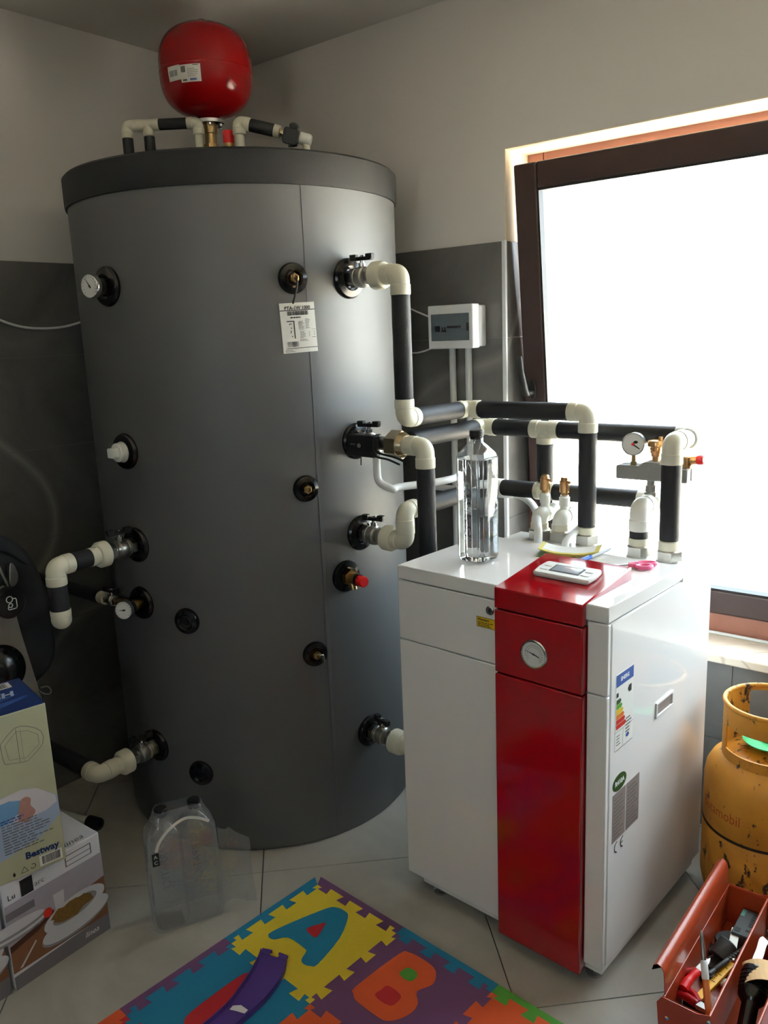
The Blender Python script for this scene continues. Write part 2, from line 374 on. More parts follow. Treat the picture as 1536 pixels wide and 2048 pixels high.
# wall tiles: 60 x 30 cm rows up to 1.80 m
cache = {}
def wtile(parent, fr, u0, u1, z0, z1, th=.008, g=.0012):
    if u1-u0 < .012 or z1-z0 < .012: return
    MB().box((u0+g, z0+g, 0), (u1-g, z1-g, th), fr).build('wall_tile', M['wtile'], parent, smooth=0)
frL = frame((0, 0, 0), (0, -1, 0), (0, 0, 1), (1, 0, 0))
frB = frame((0, 0, 0), (1, 0, 0), (0, 0, 1), (0, -1, 0))
MB().box((0.008, 0, 0), (-ROOM_Y, 1.797, .0055), frL).build('grout_bed', M['grout'], wl, smooth=0)
gb = MB().box((0, 0, 0), (XW0-.002, 1.797, .0055), frB); gb.box((XW0-.002, 0, 0), (XW1, ZW0-.03, .0055), frB); gb.box((XW1, 0, 0), (ROOM_X, 1.797, .0055), frB)
gb.build('grout_bed', M['grout'], wb, smooth=0)
frR = frame((ROOM_X, 0, 0), (0, -1, 0), (0, 0, 1), (-1, 0, 0)); frF = frame((0, ROOM_Y, 0), (1, 0, 0), (0, 0, 1), (0, 1, 0))
MB().box((.008, 0, 0), (-ROOM_Y, 1.797, .0055), frR).build('grout_bed', M['grout'], wr, smooth=0)
MB().box((.008, 0, 0), (DX0, 1.797, .0055), frF).box((DX1, 0, 0), (ROOM_X-.008, 1.797, .0055), frF).box((DX0, 0, 0), (DX1, DZ0, .0055), frF).build('grout_bed', M['grout'], wf, smooth=0)
for r in range(6):
    for k in range(-1, 7):
        u0 = max(.009, .02+.6*k); u1 = min(.62+.6*k, -ROOM_Y-.009)
        if u1 > u0: wtile(wr, frR, u0, u1, r*.3, r*.3+.3)
        u1 = min(.62+.6*k, ROOM_X-.009)
        if u1 > u0:
            wtile(wf, frF, u0, min(u1, DX0), r*.3, r*.3+.3); wtile(wf, frF, max(u0, DX1), u1, r*.3, r*.3+.3)
            wtile(wf, frF, max(u0, DX0), min(u1, DX1), r*.3, min(r*.3+.3, DZ0))
    for k in range(-1, 8):
        u0 = max(.009, .02+.6*k); u1 = min(.62+.6*k, -ROOM_Y)
        if u1 > u0: wtile(wl, frL, u0, u1, r*.3, r*.3+.3)
    for k in range(-2, 7):
        u0 = max(.009, .164+.6*k); u1 = min(.764+.6*k, ROOM_X); z0 = r*.3; z1 = z0+.3
        if u1 <= u0: continue
        wtile(wb, frB, u0, min(u1, XW0-.003), z0, z1)
        wtile(wb, frB, max(u0, XW1), u1, z0, z1)
        wtile(wb, frB, max(u0, XW0-.003), min(u1, XW1), z0, min(z1, ZW0-.032))
    z0 = max(r*.3, ZW0)                                   # tiles wrap into the window reveal
    fr_ = frame((XW0, 0, 0), (0, 1, 0), (0, 0, 1), (1, 0, 0))
    wtile(wb, fr_, 0.0, .143, z0, r*.3+.3, .007)
rv = MB().box((XW0, 0.001, 1.80), (XW0+.004, .143, ZW1)).box((XW0+.004, .001, ZW1-.004), (XW1, .143, ZW1))
rv.build('reveal_plaster', M['reveal'], wb, smooth=0)
struct(MB().box((XW0-.006, -.011, ZW0), (XW0+.008, .001, 1.802)).build('trim_1', M['trimwhite'], bevel=.002))
# ------------------------------------------------------------------ window, tilted inward at the top
win = bpy.data.objects.new('window_1', None); COL.objects.link(win); win.location = (XW0, .2, ZW0); WM[win] = Matrix.Translation((XW0, .2, ZW0)); struct(win)
of = MB(); y0, y1 = .143, .235
MB().box((XW0, y0, ZW0), (XW0+.06, y1, ZW1)).build('outer_frame_jamb', M['winframe'], win, bevel=.004)
MB().box((XW1-.06, y0, ZW0), (XW1, y1, ZW1)).build('outer_frame_jamb', M['winframe'], win, bevel=.004)
MB().box((XW0+.06, y0, ZW1-.06), (XW1-.06, y1, ZW1)).build('outer_frame_head', M['winframe'], win, bevel=.004)
MB().box((XW0+.06, y0, ZW0), (XW1-.06, y1, ZW0+.065)).build('outer_frame_sill', M['winframe'], win, bevel=.004)
ta = math.atan(.0964)
SF = frame((XW0+.03, .135, .64), (1, 0, 0), (0, -math.sin(ta), math.cos(ta)))     # d > 0 faces the room
SW, SH, ST = XW1-XW0-.06, (2.02-.64)/math.cos(ta), .078
MB().box((0, 0, -.06), (ST, SH, 0), SF).build('sash_stile', M['winbrown'], win, bevel=.006)
MB().box((SW-ST, 0, -.06), (SW, SH, 0), SF).build('sash_stile', M['winbrown'], win, bevel=.006)
MB().box((ST, SH-ST, -.06), (SW-ST, SH, 0), SF).build('sash_rail', M['winbrown'], win, bevel=.006)
MB().box((ST, 0, -.06), (SW-ST, ST, 0), SF).build('sash_rail', M['winbrown'], win, bevel=.006)
gk = MB()
for a, b in (((ST, ST, -.03), (ST+.005, SH-ST, -.002)), ((SW-ST-.005, ST, -.03), (SW-ST, SH-ST, -.002)), ((ST+.005, SH-ST-.005, -.03), (SW-ST-.005, SH-ST, -.002)), ((ST+.005, ST, -.03), (SW-ST-.005, ST+.005, -.002))):
    gk.box(a, b, SF)
gk.build('gasket', M['gasket'], win, smooth=0)
MB().box((ST-.004, ST-.004, -.036), (SW-ST+.004, SH-ST+.004, -.032), SF).build('glass_pane', M['glass'], win, smooth=0)
hz = (np.linalg.norm(onpl(1062, 775, SF(0, 0), unit(SF(0, 0, 1)-SF(0, 0, 0)))-SF(0, 0)))
hp = onpl(1062, 778, SF(0, 0), unit(SF(0, 0, 1)-SF(0, 0, 0))); hw = float((hp-SF(0, 0)) @ unit(SF(0, 1)-SF(0, 0)))
hn = MB().prism(ellipse(.034, hw, .013, .034), 0, .01, SF).build('handle_plate', M['mattblack'], win, bevel=.003)
hl = MB(); hl.cyl(SF(.034, hw-.008, .008), SF(.034, hw-.008, .045), .009)
hl.tube([SF(.034, hw-.012, .045), SF(.031, hw+.005, .053), SF(.024, hw+.06, .058), SF(.02, hw+.115, .055)], [.010, .012, .011, .008])
hl.build('handle_lever', M['mattblack'], hn)
sl = MB().box((XW0-.0, -.03, ZW0-.028), (XW1+.06, .143, ZW0)).build('window_sill', M['sill'], win, bevel=.005)
MB().tube([A(1.45, .135, ZW0+.006), A(1.9, .130, ZW0+.006), A(2.3, .125, ZW0+.006), A(XW1-.02, .118, ZW0+.006)], .005, 10).build('cable', M['conduit'], win)
# ------------------------------------------------------------------ narrow window behind the photographer
w2 = bpy.data.objects.new('window_2', None); COL.objects.link(w2); w2.location = (DX0, ROOM_Y, DZ0); WM[w2] = Matrix.Translation((DX0, ROOM_Y, DZ0)); struct(w2)
ya, yb = ROOM_Y-.12, ROOM_Y-.05
MB().box((DX0, ya, DZ0), (DX0+.05, yb, DZ1)).build('frame_jamb', M['winbrown'], w2, bevel=.004)
MB().box((DX1-.05, ya, DZ0), (DX1, yb, DZ1)).build('frame_jamb', M['winbrown'], w2, bevel=.004)
MB().box((DX0+.05, ya, DZ1-.05), (DX1-.05, yb, DZ1)).build('frame_rail', M['winbrown'], w2, bevel=.004)
MB().box((DX0+.05, ya, DZ0), (DX1-.05, yb, DZ0+.05)).build('frame_rail', M['winbrown'], w2, bevel=.004)
MB().box((DX0+.045, ya+.03, DZ0+.045), (DX1-.045, ya+.036, DZ1-.045)).build('glass_pane', M['glass'], w2, smooth=0)

# ================================================================== BUFFER TANK
TX, TY, TR, TH = .5456, -.5247, .4983, 2.008
def nv(a): return A(math.cos(math.radians(a)), math.sin(math.radians(a)), 0)
def port(a, z, d=0): return A(TX, TY, z)+(TR+d)*nv(a)
tank = thing('buffer_tank', 'large grey cylindrical buffer tank with charcoal lid standing in the room corner', 'water tank', (TX, TY, 0))
Z0 = A(TX, TY, 0); UP = A(0, 0, 1)
MB().lathe([(TR-.02, 0), (TR-.004, .004), (TR, .02), (TR, TH-.085)], Z0, UP, 128).build('jacket', M['jacket'], tank)
MB().lathe([(TR-.01, TH-.09), (TR+.006, TH-.088), (TR+.008, TH-.08), (TR+.008, TH-.006), (TR+.002, TH), (0, TH)], Z0, UP, 128).build('lid', M['lid'], tank, label='charcoal textured lid')
def cylframe(a0, zc, lift):                                  # u along the jacket, v up, h outward
    return lambda u, v, h=0.0: A(TX, TY, zc+v)+(TR+lift+h)*nv(a0+math.degrees(u/TR))
sf = cylframe(-21, 0, 0)
MB().box((-.006, .02, -.001), (.006, TH-.09, .0012), sf).build('jacket_seam', M['jacket'], tank)
def rosette(a, z, r):
    return MB().lathe([(r, -.004), (r, .004), (r*.92, .010), (r*.62, .014), (r*.48, .010), (r*.45, .002)], port(a, z), nv(a), 40).build('rosette', M['blackplastic'], tank)
PORTS = dict(t1=(-88.4, 1.684, .054), aq=(-88.1, 1.229, .052), v3=(-87.6, .954, .052), t4=(-88, .776, .05), v5=(-88, .314, .05),
             g6=(-68.7, .74, .039), g7=(-68.8, .258, .039), s1=(-26, 1.682, .041), b10=(-25.9, 1.11, .038), s13=(-26.2, .615, .038),
             v8=(-5.3, 1.682, .055), v9=(-5.4, 1.226, .053), v11=(-5.2, .951, .053), r12=(-12.7, .831, .048), v14=(-5.3, .311, .05))
RO = {k: rosette(*v) for k, v in PORTS.items()}
for k in ('g6', 'g7'):
    a, z, r = PORTS[k]; MB().lathe([(r*.5, 0), (r*.5, .008), (r*.38, .010), (r*.34, .004), (0, .004)], port(a, z), nv(a), 24).build('blind_plug', M['mattblack'], RO[k])
for k in ('b10', 's1', 's13'):
    a, z, r = PORTS[k]; P = port(a, z)
    MB().hexa(P, P+nv(a)*.02, .013).lathe([(.009, .02), (.009, .026), (.006, .027), (.006, .012), (0, .012)], P, nv(a), 20).build('brass_socket', M['brass'], RO[k])
P = port(*PORTS['s1'][:2]); n_ = nv(-26); e_ = nv(-26-90)
MB().tube(bez([P+n_*.015, P+n_*.035+A(0, 0, -.012), P+n_*.03+e_*.006+A(0, 0, -.045), P+n_*.02+e_*.01+A(0, 0, -.066)]), .003, 8).build('sensor_cable', M['mattblack'], RO['s1'])
P = port(*PORTS['s13'][:2])
MB().tube(bez([P+n_*.02, P+n_*.035+A(0, 0, .006), P+n_*.036-e_*.012+A(0, 0, .004), P+n_*.02-e_*.02+A(0, 0, -.02)]), .003, 8).build('sensor_cable', M['steel'], RO['s13'])
# type label
lf = cylframe(-24.9, 1.553, .0008)
rotl = math.radians(2)
lf2 = lambda u, v, h=0.0: lf(u*math.cos(rotl)-v*math.sin(rotl), u*math.sin(rotl)+v*math.cos(rotl), h)
lb = MB()
for k in range(6): lb.box((-.05+.1*k/6, -.066, 0), (-.05+.1*(k+1)/6, .066, .0006), lf2)
lb = lb.build('type_label', M['paper'], tank, smooth=0, label='white printed type label')
pr = MB(); h = .001
pr.rect(-.05, .0455, .05, .0475, h, lf2, 4); pr.rect(-.04, -.0545, .05, -.053, h, lf2, 4); pr.rect(0, -.0065, .048, -.0058, h, lf2); pr.rect(0, -.0275, .048, -.0265, h, lf2)
bars(pr, -.03, .033, .03, .044, 26, h, lf2, 3, .8); lines(pr, -.022, .0255, .022, .0295, 1, h, lf2, 21, .9); bars(pr, -.036, -.050, -.004, -.036, 14, h, lf2, 4)
pr.rect(-.034, .0165, -.012, .019, h, lf2); pr.rect(-.015, -.028, -.012, .018, h, lf2)
for du, dv in ((-.026, .010), (-.022, .011), (-.022, 0), (-.023, -.008), (-.024, -.012), (-.021, -.022)): pr.flat(ellipse(du, dv, .0015, .002, 8), h, lf2)
pr.build('print', M['ink'], lb, smooth=0, fix=False)
pg = MB(); lines(pg, -.001, -.003, .016, .018, 8, h, lf2, 2); lines(pg, .019, -.003, .034, .024, 9, h, lf2, 5); lines(pg, .002, -.025, .02, -.009, 6, h, lf2, 6); lines(pg, .027, -.025, .031, -.009, 6, h, lf2, 7); lines(pg, .042, -.022, .046, -.009, 5, h, lf2, 8); lines(pg, 0, -.036, .03, -.029, 2, h, lf2, 9); lines(pg, -.044, -.063, -.01, -.056, 3, h, lf2, 10)
pg.build('fine_print', M['inkgrey'], lb, smooth=0, fix=False)
text('PTA-1W 1000', .0125, lf2, 0, .052, h, M['ink'], lb, 'lettering', 'CENTER', bold=.0004)


# ------------------------------------------------------------------ fittings
def ball_valve(label, a, z, d0=.012, L=.088, r=.025, tilt=12, hmat='mattblack', base=None, ax=None, body='nickel', hscale=1.0):
    ax = nv(a) if ax is None else unit(ax)
    P = (port(a, z) if base is None else np.array(base, float))+ax*d0
    t = thing('ball_valve', label, 'valve', P, 0, 'ball valves on the tank pipework')
    MB().hexa(P, P+ax*L*.2, r*1.02).lathe([(r*.82, .2*L), (r*.82, .24*L), (r*1.05, .26*L), (r*1.05, .31*L), (r*.95, .33*L), (r*1.12, .38*L), (r*1.18, .5*L), (r*1.12, .62*L), (r*.95, .66*L), (r*1.0, .68*L), (r*1.0, .74*L), (r*.84, .76*L), (r*.84, .8*L)], P, ax, 28).hexa(P+ax*.8*L, P+ax*L, r*1.0).build('valve_body', M[body], t)
    S = P+ax*.5*L
    st = MB().cyl(S+UP*r*.8, S+UP*(r*1.5), r*.38, 16).cyl(S+UP*r*1.4, S+UP*r*2.0, r*.22, 12).build('stem', M['chrome'], t)
    c, s_ = math.cos(math.radians(tilt)), math.sin(math.radians(tilt)); sd = np.cross(UP, ax)
    e1 = ax*c+sd*s_; e2 = np.cross(UP, e1); k = hscale
    hf = frame(S+UP*r*1.75, e1, e2, UP)
    bow = [(-.034*k, -.009*k), (-.012*k, -.006*k), (0, -.009*k), (.012*k, -.006*k), (.034*k, -.009*k), (.036*k, 0), (.034*k, .009*k), (.012*k, .006*k), (0, .009*k), (-.012*k, .006*k), (-.034*k, .009*k), (-.036*k, 0)]
    hd = MB().prism(bow, 0, .010*k, hf); hd.box((-.036*k, -.008*k, .004*k), (-.016*k, .008*k, .017*k), hf); hd.box((.016*k, -.008*k, .004*k), (.036*k, .008*k, .017*k), hf)
    hd = hd.build('handle', M[hmat], t, bevel=.0015); MB().hexa(hf(0, 0, .009*k), hf(0, 0, .014*k), .005*k).build('screw', M['chrome'], hd)
    return t, P+ax*L
def arc_path(P, d1, d2, b, leg):
    P = np.array(P, float); d1 = unit(d1); d2 = unit(d2); pts = [P+d1*leg]
    for k in range(9):
        t = k/8; pts.append((1-t)**2*(P+d1*b)+2*t*(1-t)*P+t*t*(P+d2*b))
    return pts+[P+d2*leg]
class Run:
    def __init__(s, name, label, base, r=.0255, group='insulated heating pipes'):
        s.t = thing(name, label, 'pipe', base, 0, group); s.r = r
    def elbow(s, P, d1, d2, leg=.052, mat='ppr', r=None):
        r = r or s.r; P = np.array(P, float); d1 = unit(d1); d2 = unit(d2)
        m_ = MB().tube(arc_path(P, d1, d2, r*.8, leg*.96), r*1.0, 24)
        for d in (d1, d2): m_.lathe([(r*1.0, leg*.5), (r*1.07, leg*.53), (r*1.07, leg*.97), (r*1.03, leg), (r*.8, leg)], P, d, 24)
        m_.build('elbow', M[mat], s.t, fix=True); return s
    def sleeve(s, P, Q, r=None, mat='foam', name='insulation_sleeve'):
        r = r or s.r; P = np.array(P, float); Q = np.array(Q, float); L = np.linalg.norm(Q-P); n = max(2, int(L/.02)); rg = random.Random(int(L*1e5))
        prof = [(r*.75, 0), (r*.96, 0), (r, .003)]+[(r*(1+rg.uniform(-.012, .012)), .003+(L-.006)*k/n) for k in range(1, n)]+[(r, L-.003), (r*.96, L), (r*.75, L)]
        MB().lathe(prof, P, Q-P, 24).build(name, M[mat], s.t); return s
    def bare(s, P, Q, r, mat='ppr', name='pipe'):
        MB().cyl(P, Q, r, 24).build(name, M[mat], s.t); return s
    def ring(s, P, ax, prof, mat='ppr', name='coupling', seg=28):
        MB().lathe(prof, P, ax, seg).build(name, M[mat], s.t); return s
    def tee(s, P, d, b, leg=.045, mat='ppr', r=None):
        r = r or s.r; P = np.array(P, float); d = unit(d); b = unit(b); m_ = MB()
        m_.lathe([(r*.8, -leg), (r*1.05, -leg), (r*1.07, -leg+.004), (r*1.07, -leg*.45), (r, -leg*.4), (r, leg*.4), (r*1.07, leg*.45), (r*1.07, leg-.004), (r*1.05, leg), (r*.8, leg)], P, d, 24)
        m_.lathe([(r, 0), (r, leg*.5), (r*1.07, leg*.55), (r*1.07, leg-.003), (r*.8, leg)], P, b, 24); m_.build('tee', M[mat], s.t); return s
    def nut(s, P, ax=(0, 0, 1), r=.033, h=.028, collar=.022):
        P = np.array(P, float); ax = unit(ax)
        MB().lathe([(r*.95, 0), (r*.95, .004)], P, ax, 24).hexa(P+ax*.004, P+ax*h, r*1.06).lathe([(r*.95, h), (r*.8, h+.004)], P, ax, 24).build('union_nut', M['nickel'], s.t, smooth=25)
        if collar: MB().lathe([(s.r*1.06, h), (s.r*1.08, h+.003), (s.r*1.08, h+collar), (s.r*.9, h+collar+.002)], P, ax, 24).build('collar', M['ppr'], s.t)
        return s
PZ = .918                                               # pump rear plate
def seg(P, Q, leg=.052, leg2=None):
    P = np.array(P, float); Q = np.array(Q, float); d = unit(Q-P); return P+d*leg, Q-d*(leg if leg2 is None else leg2)
# run A: top right port -> down -> back -> along the window -> down into the heat pump
a0, a1, a2, a3, a4 = A(1.237, -.589, 1.682), A(1.237, -.589, 1.300), A(1.214, -.25, 1.293), A(1.614, -.248, 1.293), A(1.614, -.248, PZ)
R_ = Run('insulated_pipe', 'black insulated pipe from highest right port, running above the others and down into heat pump', a4)
vA, eA = ball_valve('chrome ball valve with black butterfly handle at the highest right tank port', *PORTS['v8'][:2])
ax5 = nv(-5.3)
R_.ring(eA, ax5, [(.022, 0), (.030, .001), (.0375, .006), (.0375, .032), (.034, .04), (.0265, .044)])
R_.elbow(a0, -ax5, -UP, .056).sleeve(*seg(a0, a1)).elbow(a1, UP, a2-a1).sleeve(*seg(a1, a2)).elbow(a2, a1-a2, a3-a2, .05).sleeve(*seg(a2, a3)).elbow(a3, a2-a3, -UP, .056).sleeve(a3-UP*.056, a4+UP*.052).nut(a4)
# run B + C: second right port; union, elbow down; branch along the window
b0 = A(1.306, -.595, 1.226); b1 = A(1.306, -.595, .311)
vB, eB = ball_valve('chrome ball valve carrying a black actuator box at the second right tank port', *PORTS['v9'][:2])
R_ = Run('insulated_pipe', 'black insulated pipe with bronze union dropping straight down between tank and heat pump', A(1.306, -.595, .285))
R_.ring(eB, ax5, [(.02, 0), (.02, .035), (.024, .036), (.024, .05)], 'nickel', 'nipple', 20)
MB().hexa(eB+ax5*.045, eB+ax5*.085, .040).lathe([(.036, .085), (.031, .095), (.027, .1)], eB, ax5, 28).build('union_nut', M['bronze'], R_.t, smooth=25)
R_.bare(eB+ax5*.098, b0-ax5*.05, .0255)
R_.elbow(b0, -ax5, -UP, .058).sleeve(b0-UP*.058, b1+UP*.052).elbow(b1, UP, -ax5)
vF, eF = ball_valve('chrome ball valve at lowest right tank port, half hidden by heat pump', *PORTS['v14'][:2], tilt=-14)
R_.ring(eF, ax5, [(.022, 0), (.030, .001), (.0375, .006), (.0375, .035), (.034, .043), (.0265, .047), (.0265, .14)])
ab = MB(); af = frame(port(-5.4, 1.226, .065), ax5, np.cross(UP, ax5), UP)        # actuator: u outward, v away from camera, h up
t_ = thing('valve_actuator', 'black actuator box clamped on second right valve with white conduit below', 'actuator', af(0, -.03, -.03))
MB().prism(rrect(-.062, -.046, .052, -.018, .006), -.036, .026, af).build('housing', M['mattblack'], t_, bevel=.003)
MB().cyl(af(-.005, -.046, -.004), af(-.005, -.049, -.004), .006).build('button', M['inkgrey'], t_)
MB().box((-.04, -.0472, -.003), (-.022, -.046, .000), af).build('marking', M['inkgrey'], t_)
MB().tube(bez([af(.045, -.046, -.02), af(.075, -.055, -.03), af(.11, -.05, -.035), af(.135, -.03, -.05)]), .003, 8).tube(bez([af(.05, -.04, -.012), af(.08, -.05, -.02), af(.13, -.04, -.03), af(.15, -.02, -.045)]), .003, 8).build('lead', M['mattblack'], t_)
MB().tube([af(-.01, -.035, -.03), af(-.012, -.035, -.062)], .0018, 6).tube([af(.04, -.022, -.03), af(.042, -.022, -.085)], .0018, 6).build('cable_tie', M['mattblack'], t_)
c4, c3, ct, c2, c1, c0 = A(1.212, -.515, 1.232), A(1.214, -.158, 1.229), A(1.438, -.163, 1.229), A(1.884, -.170, 1.229), A(1.87, -.304, 1.229), A(1.87, -.304, PZ)
R_ = Run('insulated_pipe', 'black insulated pipe with cream tee, second highest, passing in front of window glass', c0)
R_.sleeve(c4+A(0, -.02, 0), c3-unit(c3-c4)*.05).elbow(c3, c4-c3, c2-c3, .05).sleeve(*seg(c3, ct, .05, .047)).tee(ct, c2-c3, -UP).sleeve(*seg(ct, c2, .047, .05))
R_.elbow(c2, ct-c2, c1-c2, .05, 'pprw').bare(*seg(c2, c1, .05, .05), .0225, 'pprw').elbow(c1, c2-c1, -UP, .056, 'ppr').sleeve(c1-UP*.056, c0+UP*.056).nut(c0, collar=.026)
R_.sleeve(ct-UP*.045, A(1.438, -.163, 1.072))
# run D: third right port -> up -> back -> along window (lower) -> safety group -> heat pump
d0, d1, d2, dt, d3, e1, e0 = A(1.224, -.588, .951), A(1.224, -.588, 1.039), A(1.240, -.160, 1.039), A(1.438, -.163, 1.041), A(1.782, -.166, 1.045), A(1.786, -.296, 1.05), A(1.786, -.296, PZ)
R_ = Run('insulated_pipe', 'lowest black insulated pipe along the window, joining cream elbows under grey safety block', e0)
vD, eD = ball_valve('chrome ball valve with cream double elbow at third right tank port', *PORTS['v11'][:2])
R_.ring(eD, ax5, [(.022, 0), (.030, .001), (.0375, .006), (.0375, .030), (.034, .036), (.0265, .04)])
R_.elbow(d0, -ax5, UP, .046).elbow(d1, -UP, d2-d1, .046).sleeve(*seg(d1, d2, .05)).elbow(d2, d1-d2, d3-d2, .05, 'pprw').sleeve(*seg(d2, dt, .05, .03)).tee(dt, d3-d2, UP, .031).sleeve(*seg(dt, d3, .031, .05))
R_.elbow(d3, d2-d3, e1-d3, .05, 'pprw').elbow(e1, d3-e1, -UP, .062, 'pprw').sleeve(e1-UP*.062, e1-UP*.086).nut(e0, collar=.022)
# short stubs F and G with air vents
def vent(label, P, h=.05, stem=.03, mat='pprw'):
    t = thing('air_vent', label, 'air vent', P, 0, 'brass air vents')
    MB().lathe([(.013, 0), (.013, stem*.45), (.0155, stem*.5), (.0155, stem*1.3), (.012, stem*1.35), (.012, stem*1.5)], P, UP, 24).build('adapter', M[mat], t)
    Q = P+UP*stem*1.5
    MB().hexa(Q, Q+UP*.008, .011).lathe([(.0135, .008), (.0145, .01), (.0145, .01+h*.62), (.012, .01+h*.66), (.012, .01+h*.8), (.009, .01+h*.86)], Q, UP, 24).cyl(Q+UP*(.01+h*.6)+A(.012, -.006, 0), Q+UP*(.01+h*.6)+A(.022, -.012, 0), .004, 12).build('vent_body', M['copperbrass'], t)
    return t
f0, g0 = onz(1079, 1077, PZ), onz(1121, 1081, PZ)
zF = min(float(onvert(1077, 1008, f0)[2]), .988); zG = min(float(onvert(1118, 1018, g0)[2]), .986)
R_ = Run('cream_pipe_stub', 'cream plastic elbow stub on heat pump nearest the wall corner, behind white conduit', f0, .024, 'cream pipe stubs')
R_.nut(f0, collar=.02).elbow(f0*A(1, 1, 0)+UP*zF, -UP, (0, 1, 0), .046, 'pprw').bare(A(f0[0], f0[1]+.04, zF), A(f0[0], -.10, zF), .022, 'pprw').bare(f0+UP*.05, A(f0[0], f0[1], zF-.04), .022, 'pprw')
vent('brass air vent nearest the tank, on first cream stub', A(f0[0], f0[1]+.034, zF+.018))
R_ = Run('cream_pipe_stub', 'cream plastic elbow stub on heat pump just left of tall insulated pipe', g0, .024, 'cream pipe stubs')
R_.nut(g0, collar=.02).elbow(g0*A(1, 1, 0)+UP*zG, -UP, (0, 1, 0), .046, 'pprw').bare(A(g0[0], g0[1]+.04, zG), A(g0[0], -.07, zG), .022, 'pprw').bare(g0+UP*.05, A(g0[0], g0[1], zG-.04), .022, 'pprw')
vent('brass air vent on second cream stub, beside tall insulated pipe', A(g0[0], g0[1]+.024, zG+.018))
# safety group
sg = A(1.785, -.215, 1.066)
t_ = thing('safety_group', 'grey insulated safety block with pressure gauge, brass vent and relief valve', 'safety valve', sg)
MB().lathe([(.018, 0), (.018, .012), (.0155, .014), (.0155, .03), (.012, .032), (.012, .06)], sg, UP, 20).build('adapter', M['nickel'], t_)
bl = onpl(1240, 985, (0, -.215, 0), (0, 1, 0)); br = onpl(1381, 985, (0, -.215, 0), (0, 1, 0)); bt = onpl(1310, 922, (0, -.215, 0), (0, 1, 0))
zb0, zb1 = sg[2]+.048, float(bt[2])
bf = frame((0, -.215, 0), (1, 0, 0), (0, 0, 1), (0, -1, 0)); w_ = br[0]-bl[0]; x0 = bl[0]
bpoly = [(x0, zb0), (x0+w_, zb0), (x0+w_, zb1-.012), (x0+w_*.68, zb1-.012), (x0+w_*.62, zb1), (x0+w_*.40, zb1), (x0+w_*.32, zb1-.012), (x0, zb1-.012)]
M['epp'] = pm('grey_epp_foam', (.55, .55, .54), .85, var=.15, vscale=140, bump=.3, bscale=120)
MB().prism(bpoly, -.034, -.001, bf).build('insulation_half', M['epp'], t_, bevel=.004)
MB().prism(bpoly, .001, .034, bf).build('insulation_half', M['epp'], t_, bevel=.004)
gc = onpl(1268, 888, (0, -.23, 0), (0, 1, 0)); gn = unit(A(.12, -1, .05))
gg = MB().lathe([(.026, -.012), (.031, -.011), (.031, .01), (.029, .012), (.0285, .009), (0, .009)], gc, gn, 36).build('pressure_gauge', M['steel'], t_)
gf = frame(gc+gn*.0095, np.cross(UP, gn), np.cross(gn, np.cross(UP, gn)), gn)
gd = MB().flat(ellipse(0, 0, .0282, .0282, 32), .0, gf).build('dial', M['dial'], gg, smooth=0, fix=False)
MB().prism([(-.002, -.001), (.017, -.013), (.0185, -.011), (0, .002)], .0005, .0012, gf).prism(ellipse(.007, .006, .006, .004, 12), .0002, .0006, gf).build('needle', M['ink'], gg, smooth=0)
MB().prism(ellipse(0, 0, .004, .004, 14), .001, .003, gf).build('hub', M['redplastic'], gg)
MB().cyl(gc-UP*.029, A(gc[0], gc[1], zb1-.014), .006, 14).hexa(A(gc[0], gc[1], zb1-.014), A(gc[0], gc[1], zb1-.002), .009).build('gauge_stem', M['brass'], t_)
vc = onpl(1312, 905, (0, -.215, 0), (0, 1, 0)); vz = zb1
V_ = A(vc[0], -.215, vz)
MB().lathe([(.010, -.004), (.010, .012), (.013, .013), (.013, .02), (.0155, .024), (.0155, .03), (.0165, .031), (.0165, .038), (.0215, .04), (.0225, .041), (.0225, .052), (.021, .056), (.012, .058)], V_, UP, 28).cyl(V_+A(.012, 0, .055), V_+A(.012, 0, .066), .006, 12).build('vent_body', M['copperbrass'], t_)
rc = onpl(1375, 915, (0, -.215, 0), (0, 1, 0)); rb = A(rc[0], -.215, zb1-.014)
MB().lathe([(.012, 0), (.012, .008), (.015, .009), (.015, .03), (.011, .032)], rb, UP, 20).cyl(rb+UP*.02, rb+UP*.02+A(.028, -.004, .004), .011, 18).build('relief_valve', M['copperbrass'], t_)
MB().lathe([(.012, 0), (.013, .003), (.013, .014), (.009, .017), (0, .017)], rb+UP*.02+A(.028, -.004, .004), (1, -.1, .1), 18).build('relief_cap', M['redplastic'], t_)
# white conduits
def conduit(label, pts, r=.0085, n=8):
    return single(MB().tube(bez(pts, n), r, 14), 'conduit', M['conduit'], label, 'conduit', 'white electrical conduits')
k0 = af(.046, -.03, -.036); z1 = 1.098
k2 = onz(800, 974, z1); k3 = onz(911, 955, z1); k4 = onz(925, 950, z1)
conduit('white conduit curving down from black actuator and running back to the wall', [k0, k0-UP*.03, k0*A(1, 1, 0)+UP*(z1+.022)+A(.004, .004, 0), onz(786, 978, z1+.002), k2, k3, A(1.085, -.045, z1+.004)], .011)
q0 = onz(1076, 1098, PZ); q3 = onz(1031, 989, 1.0); q4 = onz(994, 988, 1.0); q5 = onz(852, 971, 1.0)
conduit('white conduit arching from heat pump rear past the clear bottle', [q0, onvert(1077, 1056, q0), onz(1070, 1018, .978), onz(1052, 998, .995), q3, q4, q5], .0115)
s0 = onz(1131, 1098, PZ); s3 = onz(1205, 1022, .985)
conduit('short white conduit bending from heat pump rear behind tall insulated pipe', [s0, s0+UP*.025+A(.004, 0, 0), (s0+s3)/2+UP*.018, s3, s3+A(.006, .05, -.002)], .0105)
